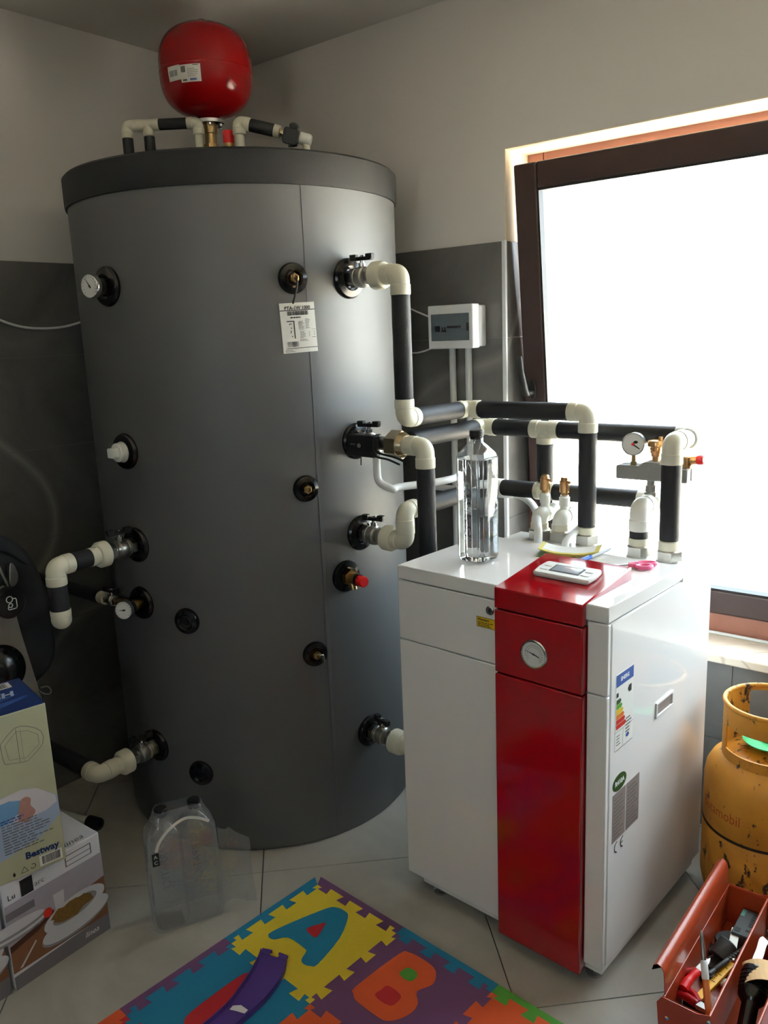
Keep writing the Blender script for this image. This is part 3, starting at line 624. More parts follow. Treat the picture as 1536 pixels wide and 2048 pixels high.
for i, (px, lab) in enumerate(((1.013, 'left of two vertical white wall conduits below the distribution box'), (1.077, 'right of two vertical white wall conduits below the distribution box'))):
    single(MB().cyl((px, -.0195, .02), (px, -.0195, 1.474), .0115, 16), 'conduit', M['conduit'], lab, 'conduit', 'white electrical conduits')
# distribution box on the wall
t_ = thing('distribution_box', 'small white distribution box with smoked window on grey tiled wall', 'electrical box', (1.055, -.008, 1.471))
xb0, xb1, zq0, zq1, dp = .966, 1.142, 1.471, 1.611, .092
MB().box((xb0+.003, -.05, zq0+.004), (xb1-.001, -.0085, zq1-.004)).build('back_case', M['trimwhite'], t_, bevel=.004)
MB().box((xb0, -dp, zq0), (xb1, -.05, zq1)).build('cover', M['trimwhite'], t_, bevel=.004)
wd = MB().box((xb0+.014, -dp-.002, zq0+.026), (xb1-.014, -dp+.001, zq1-.028)).build('smoked_window', M['smoke'], t_, bevel=.001)
MB().box((xb0+.03, -dp-.0026, zq0+.055), (xb0+.05, -dp-.0021, zq0+.074)).box((xb0+.055, -dp-.0026, zq0+.054), (xb0+.075, -dp-.0021, zq0+.06)).box((xb0+.058, -dp-.0026, zq0+.06), (xb0+.062, -dp-.0021, zq0+.07)).box((xb0+.068, -dp-.0026, zq0+.06), (xb0+.072, -dp-.0021, zq0+.07)).box((xb0+.078, -dp-.0026, zq0+.066), (xb0+.132, -dp-.0021, zq0+.073)).build('breaker_row', M['mattblack'], wd, smooth=0)
MB().box((xb1-.022, -dp-.0045, zq0+.056), (xb1-.013, -dp-.0015, zq0+.082)).build('latch', M['mattblack'], t_, bevel=.001)
# cables on walls
ca = [onpl(q[0], q[1], (.013, 0, 0), (1, 0, 0)) for q in ((-60, 612), (0, 640), (40, 653), (80, 657), (125, 654), (163, 644), (210, 626))]
single(MB().tube(bez(ca, 6), .004, 8), 'cable', M['conduit'], 'thin grey cable sagging across the dark left wall behind tank', 'cable')
for lab, P_ in (('thin white cable meeting upper left of distribution box', ((770, 570), (800, 605), (822, 618), (859, 634))), ('thin white cable sagging into lower left of distribution box', ((770, 690), (800, 703), (828, 706), (846, 703), (862, 697)))):
    cb = [onpl(q[0], q[1], (0, -.013, 0), (0, 1, 0)) for q in P_]
    single(MB().tube(bez(cb, 6), .003, 8), 'cable', M['conduit'], lab, 'cable')
# ------------------------------------------------------------------ left side of the tank
ax8 = nv(-88)
def thermometer(label, P, ax, face, r=.034, stem=.05, ang=40, probe=True):
    t = thing('dial_thermometer', label, 'thermometer', P, 0, 'dial thermometers'); P = np.array(P, float); ax = unit(ax); face = unit(face)
    MB().lathe([(.022, 0), (.022, stem*.4), (.014, stem*.45), (.014, stem)], P, ax, 24).build('stem', M['mattblack'], t)
    C_ = P+ax*stem
    MB().lathe([(r*.9, -.004), (r, -.002), (r, .012), (r*.95, .015), (r*.92, .012), (0, .012)], C_, face, 36).build('case', M['chrome'], t)
    e1 = unit(np.cross(UP, face)); e2 = np.cross(face, e1); ff = frame(C_+face*.0122, e1, e2, face)
    dl = MB().flat(ellipse(0, 0, r*.92, r*.92, 32), .0004, ff).build('dial', M['dial'], t, smooth=0, fix=False)
    a = math.radians(ang); c, s_ = math.cos(a), math.sin(a)
    MB().prism([(c*r*.75, s_*r*.75), (-s_*.002-c*r*.2, c*.002-s_*r*.2), (s_*.002-c*r*.2, -c*.002-s_*r*.2)], .0008, .0014, ff).prism(ellipse(0, 0, .003, .003, 10), .0008, .002, ff).build('needle', M['ink'], dl, smooth=0)
    tk = MB()
    for k in range(13):
        b = math.radians(-40+k*260/12); u_ = (math.cos(b), math.sin(b)); w_ = (-u_[1]*.0006, u_[0]*.0006)
        tk.flat([(u_[0]*r*.72-w_[0], u_[1]*r*.72-w_[1]), (u_[0]*r*.84-w_[0], u_[1]*r*.84-w_[1]), (u_[0]*r*.84+w_[0], u_[1]*r*.84+w_[1]), (u_[0]*r*.72+w_[0], u_[1]*r*.72+w_[1])], .0008, ff)
    tk.build('scale_marks', M['ink'], dl, smooth=0, fix=False)
    return t
thermometer('round dial thermometer sticking out at the upper left of tank', port(*PORTS['t1'][:2], .0), ax8, unit(ax8+A(.12, 0, 0)), .032, .045, 125)
P = port(*PORTS['aq'][:2])
t_ = thing('thermostat_knob', 'pale square-gripped thermostat knob at middle left of tank', 'knob', P)
MB().lathe([(.03, 0), (.03, .014), (.027, .02), (.027, .03), (.024, .033), (0, .033)], P, ax8, 32).build('dial_ring', M['pprw'], t_)
kf = frame(P+ax8*.03, np.cross(UP, ax8), UP, ax8); MB().box((-.016, -.014, 0), (.012, .014, .022), kf).build('grip', M['pprw'], t_, bevel=.003)
# L1
l0 = port(-87.6, .954, .265); 
vL, eL = ball_valve('chrome ball valve with black handle at upper left port, above left boxes', *PORTS['v3'][:2], tilt=-8)
l1 = onvert(123, 1243, l0)
R_ = Run('insulated_pipe', 'short black insulated pipe with cream elbows hanging at left of tank', l1)
axv = nv(-87.6)
R_.ring(eL, axv, [(.022, 0), (.030, .001), (.037, .006), (.037, .028), (.033, .034), (.0265, .036), (.0265, .06)]).sleeve(eL+axv*.055, l0-axv*.055).elbow(l0, -axv, -UP, .05).sleeve(l0-UP*.05, l1+UP*.018).elbow(l1, UP, (-.88, .47, 0), .034)
R_.bare(l1+unit((-.88, .47, 0))*.03, l1+A(-.88, .47, 0)*((l1[0]-.0085)/.88), .016, 'ppr')
# L2
P = port(*PORTS['t4'][:2]); t0 = P+ax8*.036
R_ = Run('insulated_pipe', 'thin black insulated pipe leading from lower left thermometer tee toward left wall', t0, .019)
R_.ring(P, ax8, [(.016, .004), (.016, .02), (.018, .021), (.018, .05), (.012, .053)], 'brass', 'tee', 24)
R_.ring(t0, (-1, 0, 0), [(.012, 0), (.012, .03), (.016, .031), (.016, .05), (.013, .052), (.013, .075)], 'brass', 'nipple', 20)
vM, eM = ball_valve('small chrome ball valve on brass nipple beside lower left thermometer', 0, 0, 0, .06, .015, 10, base=t0+A(-.072, 0, 0), ax=(-1, 0, 0), hscale=.8)
R_.ring(eM, (-1, 0, 0), [(.014, 0), (.019, .002), (.019, .03), (.015, .032)])
R_.sleeve(eM+A(-.03, 0, 0), A(.03, t0[1], t0[2]), .02).bare(A(.03, t0[1], t0[2]), A(.0085, t0[1], t0[2]), .012)
thermometer('white dial thermometer on tee at lower left of tank', t0+ax8*.008+A(.004, 0, 0), unit(A(.35, -1, 0)), unit(A(.5, -1, .14)), .027, .022, 185)
# L3
l3 = port(-88, .314, .21)
vN, eN = ball_valve('chrome ball valve low at tank left, near the floor', *PORTS['v5'][:2], tilt=-10)
R_ = Run('insulated_pipe', 'black insulated pipe low at tank left, running from cream elbow to left wall', l3-UP*.026)
R_.ring(eN, ax8, [(.022, 0), (.030, .001), (.037, .006), (.037, .03), (.033, .036), (.0265, .04)]).bare(eN+ax8*.035, l3-ax8*.05, .0255).elbow(l3, -ax8, (-1, 0, 0), .05).sleeve(l3+A(-.05, 0, 0), A(.012, l3[1], l3[2]))
# relief valve with red cap
a_, z_, _ = PORTS['r12']; P = port(a_, z_); n_ = nv(a_)
t_ = thing('drain_valve', 'brass drain valve with red cap on lower right of tank', 'valve', P)
MB().hexa(P+n_*.004, P+n_*.03, .026).lathe([(.017, .03), (.017, .05), (.019, .051), (.019, .056)], P, n_, 24).build('brass_body', M['brass'], t_)
MB().lathe([(.0175, .056), (.018, .058), (.018, .066)], P, n_, 24).build('collar', M['mattblack'], t_)
MB().lathe([(.0155, .064), (.0165, .066), (.0165, .088), (.0145, .091), (0, .091)], P, n_, 10).build('cap', M['redplastic'], t_)
MB().cyl(P+n_*.03-UP*.012, P+n_*.036-UP*.034, .011, 18).build('outlet', M['brass'], t_)

# ------------------------------------------------------------------ on top of the tank
VP = A(TX, TY, 2.2)
def tp(x, y, off=0.0): return onpl(x, y, VP-fw*off, -fw)
vc_ = tp(411, 140, .0); vb = A(vc_[0], vc_[1], 0)
ves = thing('expansion_vessel', 'red round expansion vessel standing on top of the grey tank', 'expansion vessel', A(vb[0], vb[1], TH))
zb_, zt_ = 2.204, 2.470; VR = .1405; H_ = zt_-zb_
prof = []
for k in range(41):
    t = k/40; q = 2*t-1; r_ = VR*max(0.0, 1-abs(q)**2.9)**(1/2.35); prof.append((max(r_, .0), H_*t))
prof = [(.03, .002)]+[q for q in prof if q[0] > .04]+[(.012, H_-.001), (0, H_)]
MB().lathe(prof, A(vb[0], vb[1], zb_), UP, 72).build('shell', M['vesselred'], ves)
MB().lathe([(VR*1.002, 0), (VR*1.006, .002), (VR*1.006, .005), (VR*1.002, .007)], A(vb[0], vb[1], zb_+H_*.46), UP, 72).build('weld_seam', M['vesselred'], ves)
MB().lathe([(.044, -.006), (.047, -.004), (.047, .006), (.042, .010), (.02, .022)], A(vb[0], vb[1], zb_-.014), UP, 40).build('flange', M['chrome'], ves)
bo = MB()
for k in range(6):
    a = math.radians(60*k+20); bo.hexa(A(vb[0]+.038*math.cos(a), vb[1]+.038*math.sin(a), zb_-.026), A(vb[0]+.038*math.cos(a), vb[1]+.038*math.sin(a), zb_-.019), .006)
bo.build('flange_bolts', M['chrome'], ves)
Vb = A(vb[0], vb[1], TH)
MB().lathe([(.016, 0), (.016, .05), (.019, .052), (.019, .075), (.016, .077), (.016, .09)], Vb, UP, 24).hexa(Vb+UP*.09, Vb+UP*.12, .023).lathe([(.018, .12), (.018, .15), (.021, .152), (.021, zb_-TH-.018)], Vb, UP, 24).build('brass_nipple', M['brass'], ves)
MB().lathe([(.019, -.004), (.02, .004), (.017, .010), (0, .010)], A(vb[0], vb[1], zt_), UP, 20).build('valve_cap', M['mattblack'], ves)
va = math.degrees(math.atan2(CAM[1]-vb[1], CAM[0]-vb[0]))
def vesf(u, v, h=0.0):
    zz = zb_+H_*.36+v; q = 2*(zz-zb_)/H_-1; r_ = VR*max(0.0, 1-abs(q)**2.9)**(1/2.35)
    return A(vb[0], vb[1], zz)+(r_+.0008+h)*nv(va-27+math.degrees(u/VR))
vl = MB()
for q in range(6):
    for k in range(8): vl.box((-.012+.064*k/8, -.026+.046*q/6, 0), (-.012+.064*(k+1)/8, -.026+.046*(q+1)/6, .0005), vesf)
    for k in range(5): vl.box((-.058+.046*k/5, -.017+.039*q/6, 0), (-.058+.046*(k+1)/5, -.017+.039*(q+1)/6, .0005), vesf)
vl = vl.build('rating_label', M['paper'], ves, smooth=0, label='white printed label')
vp = MB(); bars(vp, -.052, -.006, -.02, .010, 12, .0008, vesf, 5); vp.rect(-.008, 0, .006, .016, .0008, vesf, 2); vp.rect(.03, .016, .046, .0185, .0008, vesf, 2); vp.rect(-.006, -.023, .008, -.018, .0008, vesf, 2); lines(vp, .012, -.012, .046, .012, 5, .0008, vesf, 4, .3)
vp.build('print', M['inkgrey'], vl, smooth=0, fix=False)
vbp = MB(); lines(vbp, .018, -.0225, .05, -.0165, 1, .001, vesf, 14, .9); vbp.build('print', M['inkblue'], vl, smooth=0, fix=False)
# T1: arch at the left of the vessel
p1, p2, p3 = tp(252, 244), tp(296, 247), tp(397, 257); zz = (p1[2]+p2[2]+p3[2])/3
p1[2] = p2[2] = p3[2] = zz
R_ = Run('insulated_pipe', 'thin insulated pipe arch on tank lid left of red vessel', A(p1[0], p1[1], TH), .0165, 'pipes on the tank lid')
dT = unit(p3-p1)
R_.sleeve(A(p1[0], p1[1], TH), p1-UP*.035).elbow(p1, -UP, dT, .036).bare(p1+dT*.03, p2-dT*.03, .0125).tee(p2, dT, -UP, .034, r=.0165).sleeve(A(p2[0], p2[1], TH), p2-UP*.034).sleeve(p2+dT*.034, p3-dT*.03).elbow(p3, -dT, -UP, .034).bare(A(p3[0], p3[1], TH+.085), p3-UP*.03, .0125)
ball_valve('small chrome valve with black handle on tank lid left of vessel stem', 0, 0, 0, .075, .016, 70, base=A(p3[0], p3[1], TH+.03)-dT*.045, ax=dT, hscale=.85)
R_.bare(A(p3[0], p3[1], TH), A(p3[0], p3[1], TH+.09), .0125, 'nickel', 'riser')
# safety valve with red cap
q_ = tp(456, 262, .03); q_[2] = TH
t_ = thing('safety_valve', 'brass safety valve with red cap on tank lid right of vessel stem', 'valve', q_)
MB().lathe([(.016, 0), (.016, .05), (.02, .052), (.02, .085), (.017, .088), (.017, .105)], q_, UP, 24).cyl(q_+UP*.068, q_+UP*.068-dT*.035, .014, 18).build('brass_body', M['brass'], t_)
MB().lathe([(.0165, .105), (.0175, .108), (.0175, .138), (.015, .142), (0, .142)], q_, UP, 12).build('cap', M['redplastic'], t_)
# T2: cream elbow, sleeve, black pump head
h1, h2, h3 = tp(477, 244, .06), tp(556, 263, .06), tp(612, 279, .06); dH = unit(h3-h1)
R_ = Run('insulated_pipe', 'insulated pipe with cream elbow on tank lid right of red vessel', A(h1[0], h1[1], TH), .0185, 'pipes on the tank lid')
R_.elbow(h1, -UP, dH, .036).bare(A(h1[0], h1[1], TH), h1-UP*.03, .0145).sleeve(h1+dH*.036, h2-dH*.012).ring(h2, dH, [(.016, -.014), (.018, -.012), (.018, .006), (.013, .008)]).ring(h2, dH, [(.012, .006), (.012, .014), (.015, .015), (.015, .024)], 'brass', 'nipple', 20)
R_.ring(h3, dH, [(.014, -.022), (.0175, -.018), (.0175, .010), (.014, .016), (0, .018)], 'pprw', 'end_fitting').bare(A(h3[0], h3[1], TH), h3, .011)
hc = (h2+h3)/2+dH*.0
t_ = thing('mixing_valve', 'black three way mixing valve on pipe end at lid right side', 'valve', hc-UP*.03)
MB().cyl(hc-dH*.028, hc+dH*.028, .0165, 20).cyl(hc, hc-UP*.03, .014, 18).build('body', M['nickel'], t_)
kf = frame(hc+unit(CAM-hc)*.012, dH, np.cross(unit(CAM-hc), dH)); MB().prism(rrect(-.024, -.026, .022, .02, .01), -.006, .022, kf).prism(ellipse(.004, .026, .014, .01, 16), 0, .02, kf).build('head', M['mattblack'], t_, bevel=.003)
# T3: low pipe behind
w1, w2 = tp(493, 291, -.10), tp(537, 284, -.10); dW = unit(A(w2[0]-w1[0], w2[1]-w1[1], 0)); w1[2] = w2[2] = TH+.02
R_ = Run('insulated_pipe', 'low insulated pipe with white elbow at back of tank lid', w1-UP*.02, .0165, 'pipes on the tank lid')
R_.sleeve(w1-dW*.06, w2-dW*.02).elbow(w2+dW*.012, -dW, UP, .034, 'pprw').bare(w2+dW*.012+UP*.03, w2+dW*.012+UP*.062, .01, 'brass', 'nipple').ring(w2+dW*.012+UP*.06, UP, [(.013, 0), (.014, .003), (.014, .02), (.01, .024), (0, .024)], 'redplastic', 'red_cap')

# ================================================================== HEAT PUMP
PO = A(1.3413, -.7805, 0); PA = -.0578; W, D, LD, ZT, ZL, ZB = .589, .575, .385, .947, .911, .06
PF = frame(PO, (math.cos(PA), math.sin(PA), 0), (-math.sin(PA), math.cos(PA), 0), UP)
hp_ = thing('heat_pump', 'white floor-standing heat pump cabinet with glossy red front stripe', 'heat pump', PF(W/2, D/2, 0), PA)
def pb(name, a, b, mat, bev=.0025, parent=None, label=None): return MB().box(a, b, PF).build(name, M[mat], parent or hp_, bevel=bev, label=label)
pb('cabinet', (.004, .016, ZB), (W-.002, D, ZL-.004), 'pumpwhite', .003)
pb('side_panel', (W-.004, .020, ZB+.004), (W, D-.002, ZL-.006), 'pumpwhite', .001)
pb('door', (0, 0, ZB), (.309, .014, .7465), 'pumpwhite')
pb('upper_panel', (0, 0, .7495), (.309, .014, ZL-.003), 'pumpwhite')
pb('corner_strip', (.541, 0, ZB), (W, .014, .7425), 'pumpwhite')
pb('corner_strip', (.541, 0, .7455), (W, .014, ZL-.003), 'pumpwhite')
pb('lid', (0, 0, ZL), (W, LD, ZT), 'pumpwhite', .003)
pb('rear_plate', (0.004, LD, ZL-.006), (W, D, PZ), 'pumpwhite', .002)
pb('red_panel', (.3105, -.016, .032), (.5385, .014, .7365), 'red', .003)
rp = pb('red_panel', (.3105, -.016, .7405), (.5385, .014, .8945), 'red', .003)
wq = frame(PF(0, 0, 0), PF(0, 1, 0)-PF(0, 0, 0), UP, PF(1, 0, 0)-PF(0, 0, 0))
wed = MB().prism([(-.016, .898), (.0, .898), (.0, ZT-.004), (.212, ZT-.004), (.212, .978), (-.016, .9475)], .3105, .5385, wq).build('red_top', M['red'], hp_, bevel=.003)
pb('plinth', (.037, .02, .031), (.578, D-.02, ZB), 'pumpwhite', .002)
for u, v in ((.075, .05), (.545, .05), (.075, D-.05), (.545, D-.05)):
    MB().lathe([(.02, 0), (.021, .002), (.021, .007), (.008, .009), (.008, .031)], PF(u, v, 0), UP, 20).build('foot', M['chrome'], hp_)
FF = frame(PF(0, 0, 0), PF(1, 0, 0)-PF(0, 0, 0), UP, PF(0, -1, 0)-PF(0, 0, 0))            # u right, v up, h out of the front
lk = MB().lathe([(.0115, 0), (.0115, .003), (.0095, .005), (.009, .004), (0, .004)], FF(.289, .882, 0), FF(0, 0, 1)-FF(0, 0, 0), 28).build('lock', M['chrome'], hp_)
MB().box((-.0016+.289, .878, .0045), (.2906, .886, .0055), FF).build('keyhole', M['ink'], lk, smooth=0)
wn = MB().box((.2495, .8355, 0), (.3105, .861, .0006), FF).build('warning_sticker', M['inkyellow'], hp_, smooth=0, label='yellow warning sticker')
wp = MB()
for a, b in (((.2495, .860), (.3105, .861)), ((.2495, .8355), (.3105, .8365)), ((.2495, .8355), (.2505, .861))): wp.rect(*a, *b, .0009, FF)
lines(wp, .253, .8385, .308, .8505, 3, .0009, FF, 3); wp.build('print', M['ink'], wn, smooth=0, fix=False)
text('Warning:', .009, FF, .2525, .8545, .001, M['ink'], wn, bold=.0003)
gP = FF(.4195, .810, .016); gn = FF(0, 0, 1)-FF(0, 0, 0)
ga = MB().lathe([(.030, 0), (.0335, .001), (.0345, .004), (.033, .007), (.030, .008), (.029, .004), (0, .004)], gP, gn, 44).build('pressure_gauge', M['chrome'], hp_)
gf = frame(gP+gn*.0042, FF(1, 0)-FF(0, 0), UP, gn)
dl = MB().flat(ellipse(0, 0, .029, .029, 36), .0003, gf).build('dial', M['dial'], ga, smooth=0, fix=False)
MB().prism([(-.0225, .006), (.001, .0012), (.0145, -.0035), (.0155, -.0055), (.001, -.0012)], .0012, .0018, gf).prism(ellipse(0, 0, .002, .002, 10), .001, .0024, gf).build('needle', M['ink'], ga, smooth=0)
tk = MB()
for k in range(21):
    b = math.radians(-45+k*270/20); u_ = A(math.cos(b), math.sin(b)); w_ = A(-u_[1], u_[0])*.0004
    tk.flat([tuple(u_*.021-w_), tuple(u_*.0245-w_), tuple(u_*.0245+w_), tuple(u_*.021+w_)], .0006, gf)
for k in range(24):
    for rr in (.0205, .0165):
        b0_, b1_ = math.radians(-45+k*270/24), math.radians(-45+(k+1)*270/24)
        tk.flat([(rr*math.cos(b0_), rr*math.sin(b0_)), ((rr+.0005)*math.cos(b0_), (rr+.0005)*math.sin(b0_)), ((rr+.0005)*math.cos(b1_), (rr+.0005)*math.sin(b1_)), (rr*math.cos(b1_), rr*math.sin(b1_))], .0006, gf)
tk.build('scale_marks', M['inkgrey'], ga, smooth=0, fix=False)
# controller lying in the sloped red top
sl_ = math.atan2(.978-.9475, .228); TF = frame(PF(.3105, -.016, .9475), PF(1, 0, 0)-PF(0, 0, 0), PF(0, math.cos(sl_), math.sin(sl_))-PF(0, 0, 0))
def tfuv(x, y):
    P_ = onpl(x, y, TF(0, 0), TF(0, 0, 1)-TF(0, 0, 0))-TF(0, 0); return float(P_ @ (TF(1, 0)-TF(0, 0))), float(P_ @ (TF(0, 1)-TF(0, 0)))
cq = [tfuv(1066, 1150), tfuv(1172, 1171), tfuv(1206, 1152), tfuv(1098, 1129)]
cu0, cu1 = (cq[0][0]+cq[3][0])/2, (cq[1][0]+cq[2][0])/2; cv0, cv1 = (cq[0][1]+cq[1][1])/2, (cq[2][1]+cq[3][1])/2
cpoly = [(cu0, cv0), (cu0+.006, cv0-.003), (cu1-.006, cv0-.003), (cu1, cv0), (cu1+.004, (cv0+cv1)/2), (cu1, cv1), (cu1-.006, cv1+.003), (cu0+.006, cv1+.003), (cu0, cv1), (cu0-.004, (cv0+cv1)/2)]
ct_ = MB().prism(cpoly, 0.0002, .012, TF).build('controller', M['ctrl'], hp_, bevel=.004, seg=3, label='light grey display controller')
um, cw = (cu0+cu1)/2, cu1-cu0; vm = (cv0+cv1)/2; ch = cv1-cv0
MB().box((um-cw*.27, vm-ch*.26, .0118), (um+cw*.27, vm+ch*.30, .0126), TF).build('display_bezel', M['mattblack'], ct_, smooth=0)
MB().box((um-cw*.24, vm-ch*.2, .0124), (um+cw*.24, vm+ch*.24, .0131), TF).build('display', M['lcd'], ct_, smooth=0)
for su in (-1, 1):
    for sv in (-.14, .18):
        MB().box((um+su*cw*.37-.010, vm+ch*sv-.006, .0118), (um+su*cw*.37+.010, vm+ch*sv+.006, .0132), TF).build('button', M['ctrl'], ct_, bevel=.001)
# side: energy label, refrigerant sticker, rating plates, mark, grip
SFp = frame(PF(W, 0, 0), PF(0, 1, 0)-PF(0, 0, 0), UP, PF(1, 0, 0)-PF(0, 0, 0))           # u backwards, v up, h out of the right side
en = MB().box((.040, .600, 0), (.127, .782, .0005), SFp).build('energy_label', M['paper'], hp_, smooth=0, label='colour coded energy label')
MB().rect(.042, .752, .125, .780, .0009, SFp).build('header', M['inkblue'], en, smooth=0, fix=False)
for k, mt_ in enumerate(('inkgreen', 'inklime', 'inkyellow', 'inkorange', 'inkred', 'inkred')):
    v1 = .722-.012*k; MB().flat([(.044, v1), (.062+.005*k, v1), (.067+.005*k, v1-.0055), (.062+.005*k, v1-.011), (.044, v1-.011)], .0009, SFp).build('class_arrow', M[mt_], en, smooth=0, fix=False)
ep = MB(); ep.rect(.043, .728, .053, .738, .0009, SFp); ep.flat([(.098, .7305), (.104, .739), (.116, .739), (.116, .722), (.104, .722)], .0009, SFp); lines(ep, .09, .628, .12, .668, 5, .0009, SFp, 3, .35); lines(ep, .046, .612, .07, .64, 4, .0009, SFp, 5, .3)
for a, b in (((.040, .600), (.127, .601)), ((.040, .645), (.127, .6458)), ((.078, .602), (.0788, .645))): ep.rect(*a, *b, .0009, SFp)
ep.build('print', M['ink'], en, smooth=0, fix=False)
text('ENERG', .013, SFp, .062, .766, .0012, M['inkwhite'], en, bold=.0004)
MB().flat(ellipse(.1005, .620, .008, .005, 16), .0009, SFp).build('map_print', M['inkblue'], en, smooth=0, fix=False)
ov = MB().prism(ellipse(.068, .516, .034, .0205, 36), 0, .0005, SFp).build('refrigerant_sticker', M['inkgreen'], hp_, smooth=0, label='oval green sticker')
text('R410A', .017, SFp, .068, .516, .0008, M['inkwhite'], ov, align='CENTER', bold=.0005, sx=.95)
for u0, u1, sd in ((.036, .099, 1), (.104, .170, 2)):
    rp_ = MB().box((u0, .373, 0), (u1, .494, .0006), SFp).build('rating_plate', M['silverlabel'], hp_, smooth=0)
    lp = MB(); lines(lp, u0+.006, .38, u1-.006, .488, 11, .001, SFp, sd, .32); lp.build('print', M['inkgrey'], rp_, smooth=0, fix=False)
def arcstrip(mb, cu_, cv_, r0, r1, a0, a1, h_, fr, n=14):
    for k in range(n):
        b0_, b1_ = math.radians(a0+(a1-a0)*k/n), math.radians(a0+(a1-a0)*(k+1)/n)
        mb.flat([(cu_+r0*math.cos(b0_), cv_+r0*math.sin(b0_)), (cu_+r1*math.cos(b0_), cv_+r1*math.sin(b0_)), (cu_+r1*math.cos(b1_), cv_+r1*math.sin(b1_)), (cu_+r0*math.cos(b1_), cv_+r0*math.sin(b1_))], h_, fr)
    return mb
ce = MB(); arcstrip(ce, .063, .354, .012, .015, 95, 265, .0006, SFp); arcstrip(ce, .093, .354, .012, .015, 95, 265, .0006, SFp); ce.rect(.0785, .3528, .091, .3553, .0006, SFp)
ce.build('conformity_mark', M['ink'], hp_, smooth=0, fix=False)
gr_ = MB()
for a, b in (((.249, .632), (.346, .638)), ((.249, .599), (.346, .605)), ((.249, .605), (.255, .632)), ((.340, .605), (.346, .632))): gr_.box((a[0], a[1], 0), (b[0], b[1], .004), SFp)
gp = gr_.build('grip_frame', M['pumpwhite'], hp_, bevel=.0012); MB().box((.255, .605, .0002), (.340, .632, .0012), SFp).build('grip_recess', M['silverlabel'], gp, smooth=0)

# ------------------------------------------------------------------ things lying on the heat pump
M['water'] = pm('water', (1, 1, 1), 0.0, trans=1.0, ior=1.33)
M['pet'] = clear('clear_bottle_plastic', (.97, .985, .99), .10, 0.015)
M['petemb'] = clear('embossed_plastic', (.95, .97, .98), .32, .10)
def oct_(w_, c): return [(w_, -w_+c), (w_, w_-c), (w_-c, w_), (-w_+c, w_), (-w_, w_-c), (-w_, -w_+c), (-w_+c, -w_), (w_-c, -w_)]
def bottle(name, label, base, rot, water=True, group='clear square water bottles', H=.337, hw=.0425, cat='bottle'):
    t = thing(name, label, cat, base, rot, group); B = frame(base, (math.cos(rot), math.sin(rot), 0), (-math.sin(rot), math.cos(rot), 0), UP)
    def loft(levels):
        mb = MB(); rings = []
        for w_, c, z in levels: rings.append([B(u, v, z) for u, v in oct_(w_, c)])
        vs_ = [q for r_ in rings for q in r_]; fs = []
        for i in range(len(rings)-1):
            for k in range(8): fs.append((i*8+k, i*8+(k+1) % 8, (i+1)*8+(k+1) % 8, (i+1)*8+k))
        fs.append(tuple(range(7, -1, -1))); fs.append(tuple((len(rings)-1)*8+k for k in range(8)))
        return mb.add(vs_, fs)
    lev = [(hw-.012, .010, .0), (hw-.003, .011, .006), (hw, .012, .016), (hw, .012, H*.80), (hw-.003, .013, H*.83), (.026, .014, H*.885), (.017, .0098, H*.915), (.0165, .0095, H*.95)]
    sh = loft(lev).build('shell', M['pet'], t, bevel=.003)
    if water:
        wl_ = [(w_-.0014, c, z+.0014) for w_, c, z in lev[:4]]; wl_[-1] = (hw-.0014, .012, H*.795)
        loft(wl_).build('water', M['water'], t, bevel=.002)
    MB().lathe([(.0165, H*.935), (.0165, H*.955), (.0185, H*.957), (.0185, H*.962), (.0175, H*.963), (.0175, H*.995), (.016, H), (0, H)], B(0, 0, 0), UP, 28).build('cap', M['mattblack'], t, bevel=.0006)
    for fc in (0, 1):                                          # embossed lettering on two sides
        e = (B(1, 0)-B(0, 0), B(0, 1)-B(0, 0))
        ef = frame(B(0, -hw-.0004, 0), UP*-1, e[0], -e[1]) if fc == 0 else frame(B(-hw-.0004, 0, 0), UP*-1, -e[1], -e[0])
        text('CARPATICA', .030, ef, -H*.64, -.002, 0, M['petemb'], sh, 'embossed_lettering', sx=.98, bold=.0004, depth=.0006)
        em = MB(); em.tube([ef(-H*.66, -.026, .0005), ef(-H*.76, -.012, .0005), ef(-H*.70, -.004, .0005), ef(-H*.78, .006, .0005), ef(-H*.66, .026, .0005)], .0009, 6); em.build('embossed_peak', M['petemb'], sh)
    return t
bottle('water_bottle', 'clear square water bottle with black cap standing full on heat pump lid', onz(957, 1121, ZT), PA-.02+.0)
# folded yellow notepad
M['ypaper'] = pm('yellow_paper', (.80, .76, .36), .7, var=.05, vscale=60); M['gpaper'] = pm('green_paper', (.48, .58, .42), .7)
M['wpaper'] = pm('white_paper', (.90, .90, .88), .7)
n1, n2 = onz(1076, 1108, ZT), onz(1196, 1115, ZT); nd = unit((n2-n1)*A(1, 1, 0)); nl = np.linalg.norm(n2-n1)
nf = frame(onz(1076, 1112, ZT), nd, np.cross(UP, nd), UP)
t_ = thing('notepad', 'yellow edged paper pad curling open behind the red top of heat pump', 'notepad', nf(nl/2, .04, 0))
MB().box((-.004, -.01, 0), (nl*.62, .07, .0015), nf).build('green_sheet', M['gpaper'], t_, smooth=0)
pd = MB()
for k in range(10):
    t0_, t1_ = k/10, (k+1)/10; za, zc = .003+.016*(abs(2*t0_-1))**2.0, .003+.016*(abs(2*t1_-1))**2.0
    vs_ = [nf(nl*t0_, 0, za), nf(nl*t1_, 0, zc), nf(nl*t1_, .075, zc), nf(nl*t0_, .075, za)]
    vs_ += [q+UP*.005*(1-abs(2*(t0_ if i in (0, 3) else t1_)-1)+.35) for i, q in enumerate(vs_)]
    pd.add(vs_, [(3, 2, 1, 0), (4, 5, 6, 7), (0, 1, 5, 4), (2, 3, 7, 6)])
pd.build('yellow_sheets', M['ypaper'], t_, smooth=60)
tp_ = MB()
